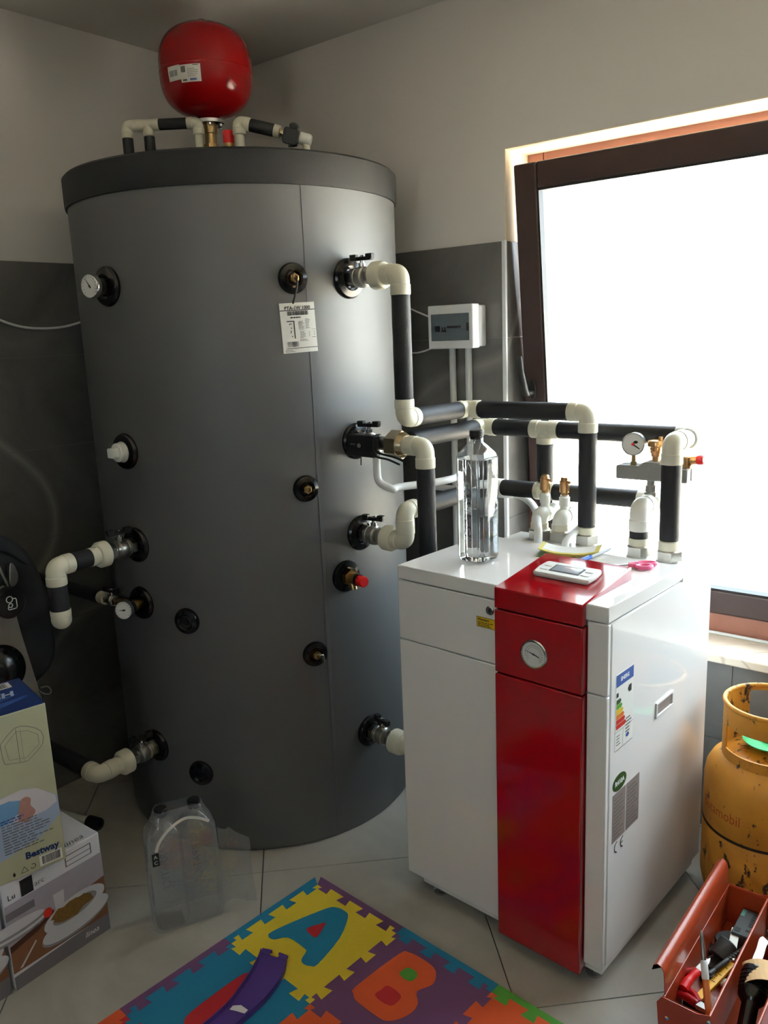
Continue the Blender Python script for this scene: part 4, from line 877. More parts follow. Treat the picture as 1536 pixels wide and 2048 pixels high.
for k in range(10):
    t0_, t1_ = k/10, (k+1)/10
    zq = lambda t: .003+.016*(abs(2*t-1))**2+.005*(1.35-abs(2*t-1))+.0004
    tp_.add([nf(nl*(.06+.86*t0_), .012, zq(.06+.86*t0_)), nf(nl*(.06+.86*t1_), .012, zq(.06+.86*t1_)), nf(nl*(.06+.86*t1_), .073, zq(.06+.86*t1_)), nf(nl*(.06+.86*t0_), .073, zq(.06+.86*t0_))], [(0, 1, 2, 3)])
tp_.build('top_page', M['wpaper'], t_, smooth=60, fix=False)
# pen
M['penblue'] = pm('blue_plastic', (.10, .36, .80), .25); M['penclear'] = pm('pale_plastic', (.80, .84, .88), .2)
b0_, b1_ = onz(1160, 1122, ZT+.006), onz(1204, 1104, ZT+.006); bd = unit(b1_-b0_)
t_ = thing('ballpoint_pen', 'blue and clear ballpoint pen next to the yellow pad', 'pen', (b0_+b1_)/2-UP*.006)
MB().cyl(b0_-bd*.02, b0_+bd*.05, .0055, 16).build('cap', M['penblue'], t_); MB().cyl(b0_+bd*.05, b1_+bd*.03, .0045, 16).lathe([(.0045, 0), (.002, .012), (.0008, .018)], b1_+bd*.03, bd, 14).build('barrel', M['penclear'], t_)
# scissors
M['pink'] = pm('pink_plastic', (.93, .42, .60), .35)
s0 = onz(1288, 1136, ZT); 
sf_ = frame(s0+UP*.001, unit((onz(1316, 1128, ZT)-onz(1258, 1131, ZT))), np.cross(UP, unit(onz(1316, 1128, ZT)-onz(1258, 1131, ZT))), UP)
t_ = thing('scissors', 'pink handled scissors lying by right edge of heat pump lid', 'scissors', s0)
def loop(cx_, cy_, a_, b_, r_, rot=0): return [sf_(u, v, r_) for u, v in ellipse(cx_, cy_, a_, b_, 22, rot)]
MB().tube(loop(-.002, -.008, .017, .0125, .0055, .2), .0055, 10, True).tube([sf_(-.016, .0, .0055), sf_(-.035, .010, .0055)], .005, 10).build('handle', M['pink'], t_)
MB().tube(loop(.012, .016, .022, .010, .0055, -.1), .005, 10, True).tube([sf_(-.006, .020, .0055), sf_(-.032, .014, .0055)], .005, 10).build('handle', M['pink'], t_)
MB().prism([(-.03, .008), (-.03, .015), (-.115, .020), (-.118, .018)], .004, .0055, sf_).prism([(-.03, .009), (-.03, .016), (-.118, .011), (-.115, .009)], .006, .0075, sf_).build('blades', M['steel'], t_, smooth=0)
# ================================================================== CARTONS AT THE LEFT
M['wood'] = pm('printed_wood', (.50, .33, .22), .55, var=.25, vscale=40); M['printgrey'] = pm('printed_grey', (.47, .45, .47), .55)
M['printlav'] = pm('printed_lavender', (.66, .64, .68), .55, var=.1, vscale=30); M['plate'] = pm('printed_porcelain', (.80, .80, .82), .5, var=.05, vscale=40)
M['food'] = pm('printed_food', (.48, .36, .16), .55, var=.6, vscale=160); M['darkwood'] = pm('printed_dark_wood', (.30, .17, .11), .55); M['platesh'] = pm('printed_shadow_grey', (.55, .55, .57), .5, var=.1, vscale=40)
def dinner_box(label, org, rot, w_, dp_, h_):
    t = thing('dinnerware_carton', label, 'box', org, rot, 'dinnerware cartons')
    # org = front face bottom centre; front face looks along +x (rotated)
    e = (math.cos(rot), math.sin(rot), 0); G = frame(org, (-e[1], e[0], 0), UP, e)        # u along the front (towards the back wall), v up, h out
    bd_ = MB().box((-w_/2, 0, -dp_), (w_/2, h_, 0), G).build('carton', M['box_white'], t, bevel=.002)
    L_ = lambda u: -w_/2+u*w_
    def lay(name, poly, mt, h): MB().flat([(L_(u), v*h_) for u, v in poly], h, G).build(name, M[mt], bd_, smooth=0, fix=False)
    lay('picture', [(0, .16), (1, .16), (1, .80), (0, .80)], 'printlav', .0003)
    lay('table_print', [(0, .16), (1, .16), (1, .56), (.55, .50), (.3, .46), (0, .40)], 'wood', .0005)
    lay('board_print', [(.0, .36), (.28, .42), (.45, .50), (.45, .53), (.2, .46), (0, .42)], 'darkwood', .0006)
    for k in range(4): lay('plates_print', ellipse(.06, .50+.025*k, .30, .05, 26), 'plate' if k % 2 else 'platesh', .0006+.0001*k)
    lay('backdrop_print', [(0, .66), (.28, .66), (.28, .73), (0, .73)], 'printgrey', .0012)
    lay('tomato_print', ellipse(.39, .53, .045, .045), 'inkred', .0011); lay('glass_print', [(.47, .50), (.56, .50), (.57, .66), (.46, .66)], 'plate', .0011)
    lay('plate_print', ellipse(.65, .29, .36, .115, 34, .08), 'platesh', .0012); lay('plate_print', ellipse(.66, .31, .36, .11, 34, .08), 'plate', .0013)
    lay('rim_print', ellipse(.66, .42, .33, .125, 34, .10), 'plate', .0014)
    lay('bowl_print', ellipse(.66, .42, .24, .08, 30, .10), 'platesh', .0015)
    rg = random.Random(3); fp = [(.64+.22*math.cos(a)*(1+rg.uniform(-.15, .15)), .44+.065*math.sin(a)*(1+rg.uniform(-.2, .5))) for a in [2*math.pi*k/22 for k in range(22)]]
    lay('food_print', fp, 'food', .0016)
    lay('fork_print', [(.06, .18), (.09, .18), (.25, .34), (.24, .35)], 'plate', .0012)
    lay('band', [(0, 0), (1, 0), (1, .17), (0, .13)], 'printgrey', .0012)
    text('linea', .022, G, L_(.72), h_*.085, .0016, M['inkwhite'], bd_, shear=.35)
    MB().rect(L_(.62), h_*.845, L_(.90), h_*.95, .0012, G).build('code_frame', M['inkgrey'], bd_, smooth=0, fix=False); MB().rect(L_(.632), h_*.90, L_(.888), h_*.942, .0014, G).rect(L_(.632), h_*.853, L_(.888), h_*.893, .0014, G).build('code_fill', M['box_white'], bd_, smooth=0, fix=False)
    text('Lu', .021, G, L_(.04), h_*.86, .0014, M['ink'], bd_); text('arc', .021, G, L_(.30), h_*.86, .0014, M['inkgrey'], bd_)
    MB().rect(L_(.17), h_*.81, L_(.29), h_*.96, .0012, G).build('logo_square', M['ink'], bd_, smooth=0, fix=False)
    Gt = frame(G(0, h_, 0), (-e[1], e[0], 0), (-e[0], -e[1], 0), UP); text('linea', .03, Gt, w_*.16, .02, .0008, M['inkgrey'], bd_, shear=.35)
    return t
dinner_box('white dinnerware carton on floor printed with a bowl of food, under taller box', A(.786, -1.505, 0), .02, .264, .27, .287)
dinner_box('second dinnerware carton at the left picture edge, beside the first', A(.785, -1.779, 0), -.01, .264, .27, .287)
# tall pool box standing on the cartons
M['beige'] = pm('beige_green_card', (.70, .70, .58), .55, var=.05, vscale=30); M['navy'] = pm('navy_print', (.09, .17, .38), .4, var=.2, vscale=20); M['skyprint'] = pm('pale_blue_print', (.62, .68, .78), .5, var=.1, vscale=15); M['poolwhite'] = pm('pool_white_print', (.80, .78, .80), .5, var=.05); M['bluewater'] = pm('water_print', (.42, .60, .76), .5, var=.12, vscale=30); M['skin'] = pm('figure_print', (.68, .50, .46), .5, var=.15, vscale=60); M['midblue'] = pm('mid_blue_print', (.18, .32, .56), .45)
zb0 = .2875; fr0 = onz(133, 1717, zb0); ang = -.20; e = A(math.cos(ang), math.sin(ang), 0); eu = A(-e[1], e[0], 0)
HB = float(onvert(95, 1405, fr0)[2])-zb0; WB, DB = .34, .205
G = frame(fr0, eu, UP, e)                                     # u <= 0 goes left along the front, h out
t_ = thing('pool_carton', 'tall beige pool carton with navy top standing on the dinnerware cartons', 'box', G(-WB/2, 0, -DB/2), ang)
bd_ = MB().box((-WB, 0, -DB), (0, HB, 0), G).build('carton', M['beige'], t_, bevel=.002)
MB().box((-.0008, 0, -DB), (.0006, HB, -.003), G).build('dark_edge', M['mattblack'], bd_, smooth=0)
lay = lambda name, poly, mt, h: MB().flat([(u, v) for u, v in poly], h, G).build(name, M[mt], bd_, smooth=0, fix=False)
pool = [(-.34, .20), (-.20, .212), (-.10, .222), (-.05, .214), (-.002, .17), (-.002, .14), (-.05, .095), (-.14, .06), (-.34, .05)]
lay('pool_print', [(-.34, .05), (-.15, .058), (-.05, .085), (-.0008, .125), (-.0008, .175), (-.03, .20), (-.07, .222), (-.2, .212), (-.34, .20)], 'skyprint', .0003)
lay('pool_rim_print', [(-.34, .19), (-.2, .206), (-.08, .222), (-.045, .212), (-.006, .178), (-.004, .16), (-.03, .148), (-.09, .142), (-.12, .155), (-.34, .15)], 'poolwhite', .0005)
lay('water_print', [(-.34, .19), (-.2, .198), (-.11, .204), (-.085, .196), (-.09, .165), (-.13, .148), (-.34, .12)], 'bluewater', .0007)
lay('figure_print', smooth_poly([(-.085, .195), (-.072, .200), (-.062, .192), (-.064, .175), (-.055, .155), (-.075, .138), (-.095, .145), (-.092, .17)]), 'skin', .0009)
def poly_line(mb, P_, w_, h): 
    for i in range(len(P_)):
        a = A(*P_[i-1]); b = A(*P_[i]); d = unit(b-a); n = A(-d[1], d[0])*w_; mb.flat([tuple(a-n), tuple(b-n), tuple(b+n), tuple(a+n)], h, G)
    return mb
hx = [(-.075, .378), (-.045, .372), (-.018, .350), (-.018, .318), (-.05, .292), (-.062, .288), (-.10, .296), (-.108, .304), (-.110, .345), (-.106, .352)]
hi = [(-.073, .368), (-.047, .362), (-.026, .345), (-.026, .320), (-.058, .297), (-.096, .304), (-.101, .342)]
ol = poly_line(MB(), smooth_poly(hx, 2), .0006, .0006); poly_line(ol, hi, .0004, .0006); ol.rect(-.0735, .290, -.0725, .376, .0006, G); ol.rect(-.064, .290, -.0634, .372, .0006, G); ol.build('diagram', M['inkgrey'], bd_, smooth=0, fix=False)
fp = MB(); lines(fp, -.135, .072, -.02, .150, 11, .0011, G, 11, .4); lines(fp, -.15, .28, -.128, .345, 9, .0011, G, 12, .4); fp.build('fine_print', M['inkgrey'], bd_, smooth=0, fix=False)
lay('flag_print', [(-.148, .150), (-.139, .150), (-.139, .156), (-.148, .156)], 'inkred', .0011)
bl_ = MB(); lines(bl_, -.135, .150, -.06, .162, 2, .0011, G, 31, .6); bl_.build('fine_print', M['midblue'], bd_, smooth=0, fix=False)
text('Bestway', .024, G, -.092, .049, .0011, M['navy'], bd_, bold=.0009, sx=.98)
MB().rect(-.062, .008, -.008, .036, .0008, G).build('barcode_field', M['paper'], bd_, smooth=0, fix=False)
bp_ = MB(); bars(bp_, -.056, .012, -.012, .033, 24, .0012, G, 6); bp_.build('barcode', M['ink'], bd_, smooth=0, fix=False)
ic = MB(); arcstrip(ic, -.078, .018, .005, .0066, 200, 480, .001, G); poly_line(ic, [(-.098, .025), (-.090, .011), (-.106, .011)], .0006, .001); ic.flat([(-.122, .008), (-.1185, .014), (-.122, .021), (-.1255, .014)], .001, G); ic.build('recycling_marks', M['ink'], bd_, smooth=0, fix=False)
Gt = frame(G(0, HB, 0), eu, -e, UP)                            # top face: u left is negative, v away from the camera
tl = lambda name, poly, mt, h: MB().flat(poly, h, Gt).build(name, M[mt], bd_, smooth=0, fix=False)
tl('top_print', [(-WB+.001, .001), (-.001, .001), (-.001, DB-.001), (-WB+.001, DB-.001)], 'navy', .0006)
tl('ray_print', [(-WB, .02), (-.18, .01), (-.015, .07), (-.02, .08)], 'midblue', .0009); tl('ray_print', [(-WB, .05), (-.22, .03), (-.03, .10), (-.04, .105)], 'midblue', .0009)
Gr = frame(G(0, HB, 0), -eu, e, UP); text('H2OGO!', .042, Gr, .035, -.115, .0012, M['skyprint'], bd_, bold=.0016, shear=.2)
MB().rect(-.13, .155, -.03, .195, .0009, Gt).build('barcode_field', M['paper'], bd_, smooth=0, fix=False); bt_ = MB(); bars(bt_, -.122, .16, -.038, .19, 26, .0013, Gt, 9); bt_.build('barcode', M['ink'], bd_, smooth=0, fix=False)
# short pipe offcut on the floor behind the cartons
o1 = onz(168, 1640, .02); o2 = onz(196, 1647, .022); od = unit((o2-o1)*A(1, 1, 0)); o2[2] = o1[2] = .0205
t_ = thing('pipe_offcut', 'short white pipe with black foam end lying on floor behind the cartons', 'pipe', o1*A(1, 1, 0))
MB().cyl(o1-od*.12, o1+od*.04, .013, 18).build('white_pipe', M['pprw'], t_); MB().lathe([(.014, 0), (.0195, .001), (.020, .004), (.020, .046), (.0175, .05), (.010, .049), (.008, .03)], o1+od*.02, od, 24).build('foam_end', M['foam'], t_)

# ================================================================== PUSHCHAIR AT THE LEFT
M['fabgrey'] = pm('grey_fabric', (.50, .485, .46), .9, var=.06, vscale=90, bump=.2, bscale=400); M['fabblack'] = pm('black_fabric', (.085, .09, .105), .75, var=.15, vscale=60, bump=.2, bscale=400)
SX = .44; SP = frame((SX, 0, 0), (0, 1, 0), (0, 0, 1), (1, 0, 0))          # u = y, v = z, h = +x
def sp(x, y, h=0.0): P_ = onpl(x, y, (SX+h, 0, 0), (1, 0, 0)); return (float(P_[1]), float(P_[2]))
base_y = sp(0, 1200)[0]-.08
t_ = thing('pushchair', 'black and grey pushchair with round logo hub behind the cartons', 'pushchair', (SX-.18, base_y, 0))
shell = smooth_poly([sp(*q) for q in ((-70, 1085), (-20, 1068), (30, 1080), (62, 1108), (86, 1152), (104, 1212), (114, 1270), (115, 1310), (104, 1338), (78, 1366), (40, 1385), (-70, 1390))], 4)
MB().prism(shell, -.36, -.004, SP).build('seat_shell', M['fabblack'], t_, bevel=.015, seg=3)
hoodp = [sp(*q) for q in ((-70, 1092), (-20, 1078), (28, 1090), (56, 1118), (50, 1128), (20, 1108), (-20, 1102), (-70, 1112))]
MB().prism(smooth_poly(hoodp, 3), -.37, .006, SP).build('hood_edge', M['fabblack'], t_, bevel=.003)
MB().prism([sp(*q) for q in ((-70, 1215), (8, 1170), (30, 1225), (42, 1268), (60, 1325), (76, 1375), (90, 1420), (-70, 1430))], -.05, .006, SP).build('grey_panel', M['fabgrey'], t_, bevel=.003)
MB().prism(smooth_poly([sp(*q) for q in ((16, 1126), (24, 1128), (32, 1145), (32, 1160), (26, 1170), (16, 1172), (15, 1150))], 3), -.004, .012, SP).build('bracket', M['steel'], t_, bevel=.002)
MB().tube([A(SX+.012, *sp(-20, 1105)), A(SX+.015, *sp(16, 1182)), A(SX+.012, *sp(20, 1190))], .004, 8).tube([A(SX+.012, *sp(-20, 1170)), A(SX+.015, *sp(16, 1190))], .004, 8).build('strut', M['steel'], t_)
hc_ = sp(20, 1206, .03); HC = A(SX+.01, *hc_); hr = .043
hb_ = MB().lathe([(hr*.95, 0), (hr, .004), (hr, .022), (hr*.93, .028), (hr*.9, .027), (0, .027)], HC, (1, 0, 0), 40).build('hub', M['mattblack'], t_)
HF = frame(HC+A(.0275, 0, 0), (0, 1, 0), (0, 0, 1), (1, 0, 0)); lg = MB()
lg.tube([HF(u, v, .0005) for u, v in ellipse(-.004, .012, .0085, .0085, 20)], .0013, 6, True); lg.tube([HF(u, v, .0005) for u, v in ellipse(-.003, -.005, .0055, .0055, 18)], .0013, 6, True)
lg.tube([HF(u, v, .0005) for u, v in ((.005, .012), (.012, .012), (.0145, .008), (.0145, -.012), (.012, -.016), (-.008, -.016), (-.0105, -.013), (-.0095, -.008))], .0013, 6); lg.build('logo', M['inkwhite'], hb_)
kc = A(SX+.012, *sp(2, 1342, .03)); MB().lathe([(.06, 0), (.066, .008), (.066, .025), (.05, .042), (.02, .05), (0, .051)], kc, (1, 0, .25), 40).build('arm_pad', M['blackplastic'], t_)
ch_ = MB(); y_ = base_y
for xx in (SX-.33, SX-.03):
    ch_.tube([A(xx, y_+.02, .75), A(xx, y_-.02, .35), A(xx, y_+.05, .10)], .012, 12); ch_.tube([A(xx, y_-.02, .40), A(xx, y_-.35, .10)], .012, 12)
ch_.tube([A(SX-.33, y_-.02, .38), A(SX-.03, y_-.02, .38)], .012, 12); ch_.build('chassis', M['steel'], t_)
for xx in (SX-.33, SX-.03):
    for yy in (y_+.05, y_-.35):
        wh = MB().lathe([(.06, -.014), (.075, -.018), (.085, -.012), (.088, 0), (.085, .012), (.075, .018), (.06, .014)], A(xx, yy, .088), (1, 0, 0), 36).build('wheel', M['mattblack'], t_); MB().lathe([(.02, -.016), (.06, -.012), (.06, .012), (.02, .016)], A(xx, yy, .088), (1, 0, 0), 24).build('rim', M['steel'], wh)
cl = [A(SX+.008, *sp(*q)) for q in ((78, 1374), (92, 1372), (99, 1380), (95, 1387), (84, 1386), (76, 1381))]
MB().tube(bez(cl, 5), .0022, 8).build('cord_loop', M['fabgrey'], t_)

# ================================================================== SHRINK WRAPPED BOTTLES ON THE FLOOR
bc = onz(383, 1838, 0); bdir = unit(A(.44, .90, 0)); brot = math.atan2(bdir[1], bdir[0])-math.pi/2
wbase = (onz(330, 1866, 0)+onz(436, 1832, 0))/2
perp = A(bdir[1], -bdir[0], 0)
if perp @ (CAM-wbase) > 0: perp = -perp
Bc = wbase+perp*.043
for s_, lab in ((-1, 'empty clear bottle at left of the shrink wrapped pair on floor'), (1, 'empty clear bottle at right of the shrink wrapped pair on floor')):
    bottle('water_bottle', lab, Bc+bdir*.0435*s_, brot, False)
M['film'] = clear('shrink_film', (.95, .955, .96), .10, .13, .10, .9, 22)
B = frame(Bc, bdir, -perp, UP)
t_ = thing('shrink_wrap', 'torn clear shrink film with white carry strap around the floor bottles', 'plastic wrap', Bc)
def wrapring(su, sv, z, jit, seed):
    rg = random.Random(seed); return [B(u*(1+rg.uniform(-jit, jit)), v*(1+rg.uniform(-jit, jit)), z+rg.uniform(-jit, jit)*.08) for u, v in rrect(-su, -sv, su, sv, .02, 5)]
rings = [wrapring(.092, .047, .004, .0, 1), wrapring(.0925, .048, .08, .012, 2), wrapring(.0925, .048, .16, .012, 3), wrapring(.092, .048, .235, .012, 4), wrapring(.088, .045, .272, .015, 5), wrapring(.068, .030, .312, .03, 6), wrapring(.062, .024, .335, .03, 7)]
vs_ = [q for r_ in rings for q in r_]; n = len(rings[0]); fs = [(i*n+k, i*n+(k+1) % n, (i+1)*n+(k+1) % n, (i+1)*n+k) for i in range(len(rings)-1) for k in range(n)]
MB().add(vs_, fs).build('film', M['film'], t_, smooth=60, fix=True)
# loose torn flap hanging to the right, resting on the floor and mat edge
rg = random.Random(5); flv = []; nu, nv_ = 8, 9
for j in range(nv_):
    for i in range(nu):
        t, s_ = i/(nu-1), j/(nv_-1)
        P_ = B(.092+t*.085, .03-.02*math.sin(3*t)+rg.uniform(-.006, .006), .018+s_*(.235-.06*t)+rg.uniform(-.006, .006)); P_ = P_+(-perp)*(.03*t*(1-s_)); flv.append(P_)
MB().add(flv, [(j*nu+i, j*nu+i+1, (j+1)*nu+i+1, (j+1)*nu+i) for j in range(nv_-1) for i in range(nu-1)]).build('torn_flap', M['film'], t_, smooth=60, fix=False)
strap = bez([B(-.072, .050, .245), B(-.060, .050, .272), B(-.03, .045, .298), B(.01, .040, .312), B(.045, .044, .305), B(.07, .050, .292)], 8); sm_ = MB()
for i in range(len(strap)-1):
    a, b = strap[i], strap[i+1]; d = unit(b-a); n2_ = unit(np.cross(d, -perp))*.0042; sm_.add([a-n2_, b-n2_, b+n2_, a+n2_], [(0, 1, 2, 3)])
st_ = sm_.build('carry_strap', M['paper'], t_, smooth=0, fix=False); 
Ts = frame(B(-.075, .052, .225), bdir, UP, -perp); tg_ = MB().box((-.009, -.018, 0), (.009, .018, .001), Ts).build('tag', M['ink'], t_, smooth=0)
text('A', .014, Ts, 0, .008, .0015, M['inkwhite'], tg_, align='CENTER'); text('C', .014, Ts, 0, -.008, .0015, M['inkwhite'], tg_, align='CENTER')

# ================================================================== PUZZLE MAT
matc = dict(yellow=(.86, .76, .20), blue=(.07, .44, .60), purple=(.42, .27, .44), orange=(.80, .33, .16), red=(.66, .12, .16), green=(.28, .56, .20))
for k, c in matc.items(): M['eva_'+k] = pm('eva_foam_'+k, c, .75, var=.05, vscale=90, bump=.15, bscale=500)
mo = onz(636, 1750, .012)*A(1, 1, 0); ma = -.0719
MF = frame(mo, (math.cos(ma), math.sin(ma), 0), (math.sin(ma), -math.cos(ma), 0), UP)     # u right along pump front, v towards the camera
S_, B_ = .30, .030; TH_ = .012
EDG = {}
def edge(i, j, horiz):                                          # shared tooth line
    key = (i, j, horiz)
    if key not in EDG:
        n_ = 4; p_ = S_/n_; h_ = .0115; pts = [(0, 0)]
        for k in range(n_):
            for a, b in ((.26, 0 if k == 0 else -h_), (.18, h_), (.66, h_), (.58, -h_)): pts.append((k*p_+a*p_, b))
        pts += [(S_-.20*p_, -h_), (S_-.22*p_, 0), (S_, 0)]; out = []
        for a, b in pts:
            out.append((B_+i*S_+a, B_+j*S_+b) if horiz else (B_+i*S_+b, B_+j*S_+a))
        EDG[key] = out
    return EDG[key]
def tile_poly(i, j):
    return edge(i, j, True)[:-1]+edge(i+1, j, False)[:-1]+edge(i, j+1, True)[::-1][:-1]+edge(i, j, False)[::-1][:-1]
tiles = [(0, 0, 'yellow', 'yellow foam mat tile with blue letter A, at far corner of mat'), (1, 0, 'purple', 'purple foam mat tile with orange letter B'),
         (2, 0, 'orange', 'orange foam mat tile right of the letter B tile'), (0, 1, 'blue', 'blue foam mat tile with red letter, under purple toy track'),
         (1, 1, 'orange', 'orange foam mat tile in front of the letter B tile'), (0, 2, 'red', 'red foam mat tile at left bottom picture edge'), (3, 0, 'blue', 'blue foam mat tile at far right end of mat'), (2, 1, 'yellow', 'yellow foam mat tile at bottom picture edge'), (1, 2, 'green', 'green foam mat tile nearest the photographer')]
TO = {}
for i, j, c, lab in tiles:
    ctr = MF(B_+(i+.5)*S_, B_+(j+.5)*S_, 0)
    t = thing('foam_mat_tile', lab, 'foam mat', ctr, ma, 'puzzle foam mat tiles'); TO[(i, j)] = t
    MB().prism(tile_poly(i, j), 0, TH_, MF).build('tile', M['eva_'+c], t, smooth=0)
def border(i, top, c, lab):
    if top: P_ = edge(i, 0, True)+[(B_+(i+1)*S_, 0), (B_+i*S_ if i else 0.012, 0)]
    else: P_ = edge(0, i, False)+[(0, B_+(i+1)*S_), (0, B_+i*S_ if i else .012)]
    single(MB().prism(P_, 0, TH_, MF), 'foam_mat_border', M['eva_'+c], lab, 'foam mat', 'puzzle foam mat borders', smooth=0)
border(0, True, 'purple', 'purple border strip along back of the letter A tile'); border(1, True, 'blue', 'blue border strip along back of the letter B tile'); border(2, True, 'green', 'green border strip in front of the heat pump'); border(3, True, 'purple', 'purple border strip at far right end of mat')
border(0, False, 'blue', 'blue border strip left of the letter A tile'); border(1, False, 'purple', 'purple border strip left of the blue tile'); border(2, False, 'orange', 'orange border strip left of the red tile')
def inlay(name, poly, c, tile, h, sm=3):
    P_ = [onz(x, y, TH_) for x, y in (smooth_poly(poly, sm) if sm else poly)]
    vs_ = [q+UP*h for q in P_]+[q-UP*.002 for q in P_]; n = len(P_)
    return MB().add(vs_, [tuple(range(n)), tuple(range(2*n-1, n-1, -1))]+[(i, (i+1) % n, n+(i+1) % n, n+i) for i in range(n)]).build(name, M['eva_'+c], tile, smooth=0)
inlay('letter_a', [(537, 1873), (545, 1863), (600, 1838), (654, 1817), (672, 1815), (689, 1822), (696, 1835), (679, 1877), (636, 1928), (621, 1932), (607, 1928), (603, 1919), (612, 1904), (608, 1896), (576, 1875), (549, 1879)], 'blue', TO[(0, 0)], .0008)
inlay('letter_counter', [(613, 1859), (635, 1850), (651, 1846), (647, 1856), (635, 1873), (627, 1874)], 'red', TO[(0, 0)], .0014)
inlay('letter_b', [(707, 1987), (712, 1973), (797, 1909), (817, 1905), (843, 1917), (868, 1936), (872, 1953), (864, 1970), (834, 1983), (836, 2006), (825, 2024), (800, 2038), (775, 2042), (757, 2035), (714, 2003)], 'orange', TO[(1, 0)], .0008)
inlay('letter_counter', [(799, 1949), (806, 1941), (817, 1936), (833, 1945), (833, 1956), (818, 1963)], 'green', TO[(1, 0)], .0014)
inlay('letter_counter', [(750, 1992), (763, 1980), (776, 1972), (799, 1988), (800, 1999), (780, 2012)], 'red', TO[(1, 0)], .0014)
inlay('letter_stroke', [(371, 2060), (369, 2040), (385, 2022), (430, 1987), (480, 1952), (500, 1946), (507, 1956), (490, 1985), (455, 2050), (430, 2085), (385, 2085)], 'red', TO[(0, 1)], .0008)
# purple toy track
M['track'] = pm('purple_plastic', (.30, .21, .52), .4, var=.06, vscale=30)
Lp = [(522, 1904), (516, 1920), (502, 1946), (483, 1975), (462, 2004), (438, 2028), (412, 2050), (380, 2074), (340, 2100)]
Rp = [(574, 1920), (571, 1940), (562, 1960), (549, 1980), (533, 2000), (512, 2020), (478, 2050), (440, 2080), (395, 2112)]
TL = bez([onz(*q, .02) for q in Lp], 4); TRr = bez([onz(*q, .02) for q in Rp], 4); zt0 = TH_+.003
for q in TL+TRr: q[2] = zt0
vs_ = []; fs = []; prof = [(0, .016), (.03, .016), (.045, .005), (.5, .004), (.955, .005), (.97, .016), (1, .016), (1, 0), (0, 0)]
npf = len(prof)
for a, b in zip(TL, TRr):
    for s_, z in prof: vs_.append(a+(b-a)*s_+UP*z)
for i in range(len(TL)-1):
    for k in range(npf): fs.append((i*npf+k, i*npf+(k+1) % npf, (i+1)*npf+(k+1) % npf, (i+1)*npf+k))
fs += [tuple(range(npf)), tuple((len(TL)-1)*npf+k for k in range(npf-1, -1, -1))]
c0_ = (TL[0]+TRr[0])/2
t_ = thing('toy_track', 'curved purple toy track piece lying on the blue mat tile', 'toy', A(c0_[0], c0_[1], zt0))
MB().add(vs_, fs).build('track', M['track'], t_, smooth=30)
dxn = unit(TRr[0]-TL[0]); dyn = unit(TL[0]-TL[2])
fc = frame(TL[0]+UP*.001, dxn, dyn, UP); wt = np.linalg.norm(TRr[0]-TL[0])
MB().prism([(wt*.02, -.002), (wt*.36, -.002), (wt*.33, .008), (wt*.40, .012), (wt*.38, .017), (wt*.0, .014)], 0, .005, fc).prism([(wt*.64, -.002), (wt*.98, -.002), (wt*1.0, .014), (wt*.66, .017), (wt*.62, .012), (wt*.68, .008)], 0, .005, fc).build('connector', M['track'], t_, bevel=.001)
em = [onz(x, y, zt0+.006) for x, y in ((459, 2019), (466, 2011), (482, 2010), (496, 2020), (489, 2027), (472, 2022))]
MB().add(em, [tuple(range(len(em)))]).build('white_emblem', M['inkwhite'], t_, smooth=0, fix=False)

# ================================================================== GAS CYLINDER
M['gas'] = chipped('worn_yellow_paint', (.80, .55, .16), (.20, .13, .08), 42, .80, .86, .5, 4.0, .45)
M['gasdark'] = pm('dark_rust_band', (.16, .11, .07), .7, var=.3, vscale=60); M['gasred'] = pm('faded_red_print', (.66, .30, .12), .6, var=.3, vscale=120); M['gasgreen'] = pm('green_plastic_ring', (.20, .70, .42), .4)
GC = A(2.133, -.268, 0); GR = .152
t_ = thing('gas_cylinder', 'worn yellow gas cylinder with collar guard at right of heat pump', 'gas cylinder', GC)
MB().lathe([(.118, 0), (.122, .002), (.122, .03)], GC, UP, 48).build('foot_ring', M['gas'], t_)
MB().lathe([(.10, .025), (.13, .03), (.146, .05), (GR, .08), (GR, .236), (GR-.002, .239), (GR-.002, .243), (GR, .246), (GR, .36), (.148, .385), (.136, .408), (.115, .425), (.08, .438), (.04, .444), (0, .445)], GC, UP, 72).build('shell', M['gas'], t_)
MB().lathe([(GR-.003, .2365), (GR+.0008, .238), (GR+.0008, .244), (GR-.003, .2455)], GC, UP, 72).build('weld_seam', M['gasdark'], t_)
ca_ = math.degrees(math.atan2(CAM[1]-GC[1], CAM[0]-GC[0])); CRr = .112; z0_, z1_ = .405, .572
def in_hole(a, z):
    d = (a-ca_+180) % 360-180
    if -64 < d < 62 and .452 < z < .513: return True           # wide grip slot facing the room
    if -50 < d < -8 and z < .424: return True
    if 150 < abs(d) and .455 < z < .56: return True            # valve opening at the back
    return False
NA, NZ = 180, 24; cv = []; idx = {}; cf = []
for w_ in (0, 1):
    for j in range(NZ+1):
        for k in range(NA):
            z = z0_+(z1_-z0_)*j/NZ; q = CRr+(.006 if w_ else 0)*0-(.004 if w_ else 0); cv.append(GC+UP*z+q*nv(360*k/NA))
gi = lambda w_, j, k: w_*(NZ+1)*NA+j*NA+k % NA
solid = lambda j, k: 0 <= j < NZ and not in_hole(360*((k % NA)+.5)/NA, z0_+(z1_-z0_)*(j+.5)/NZ)
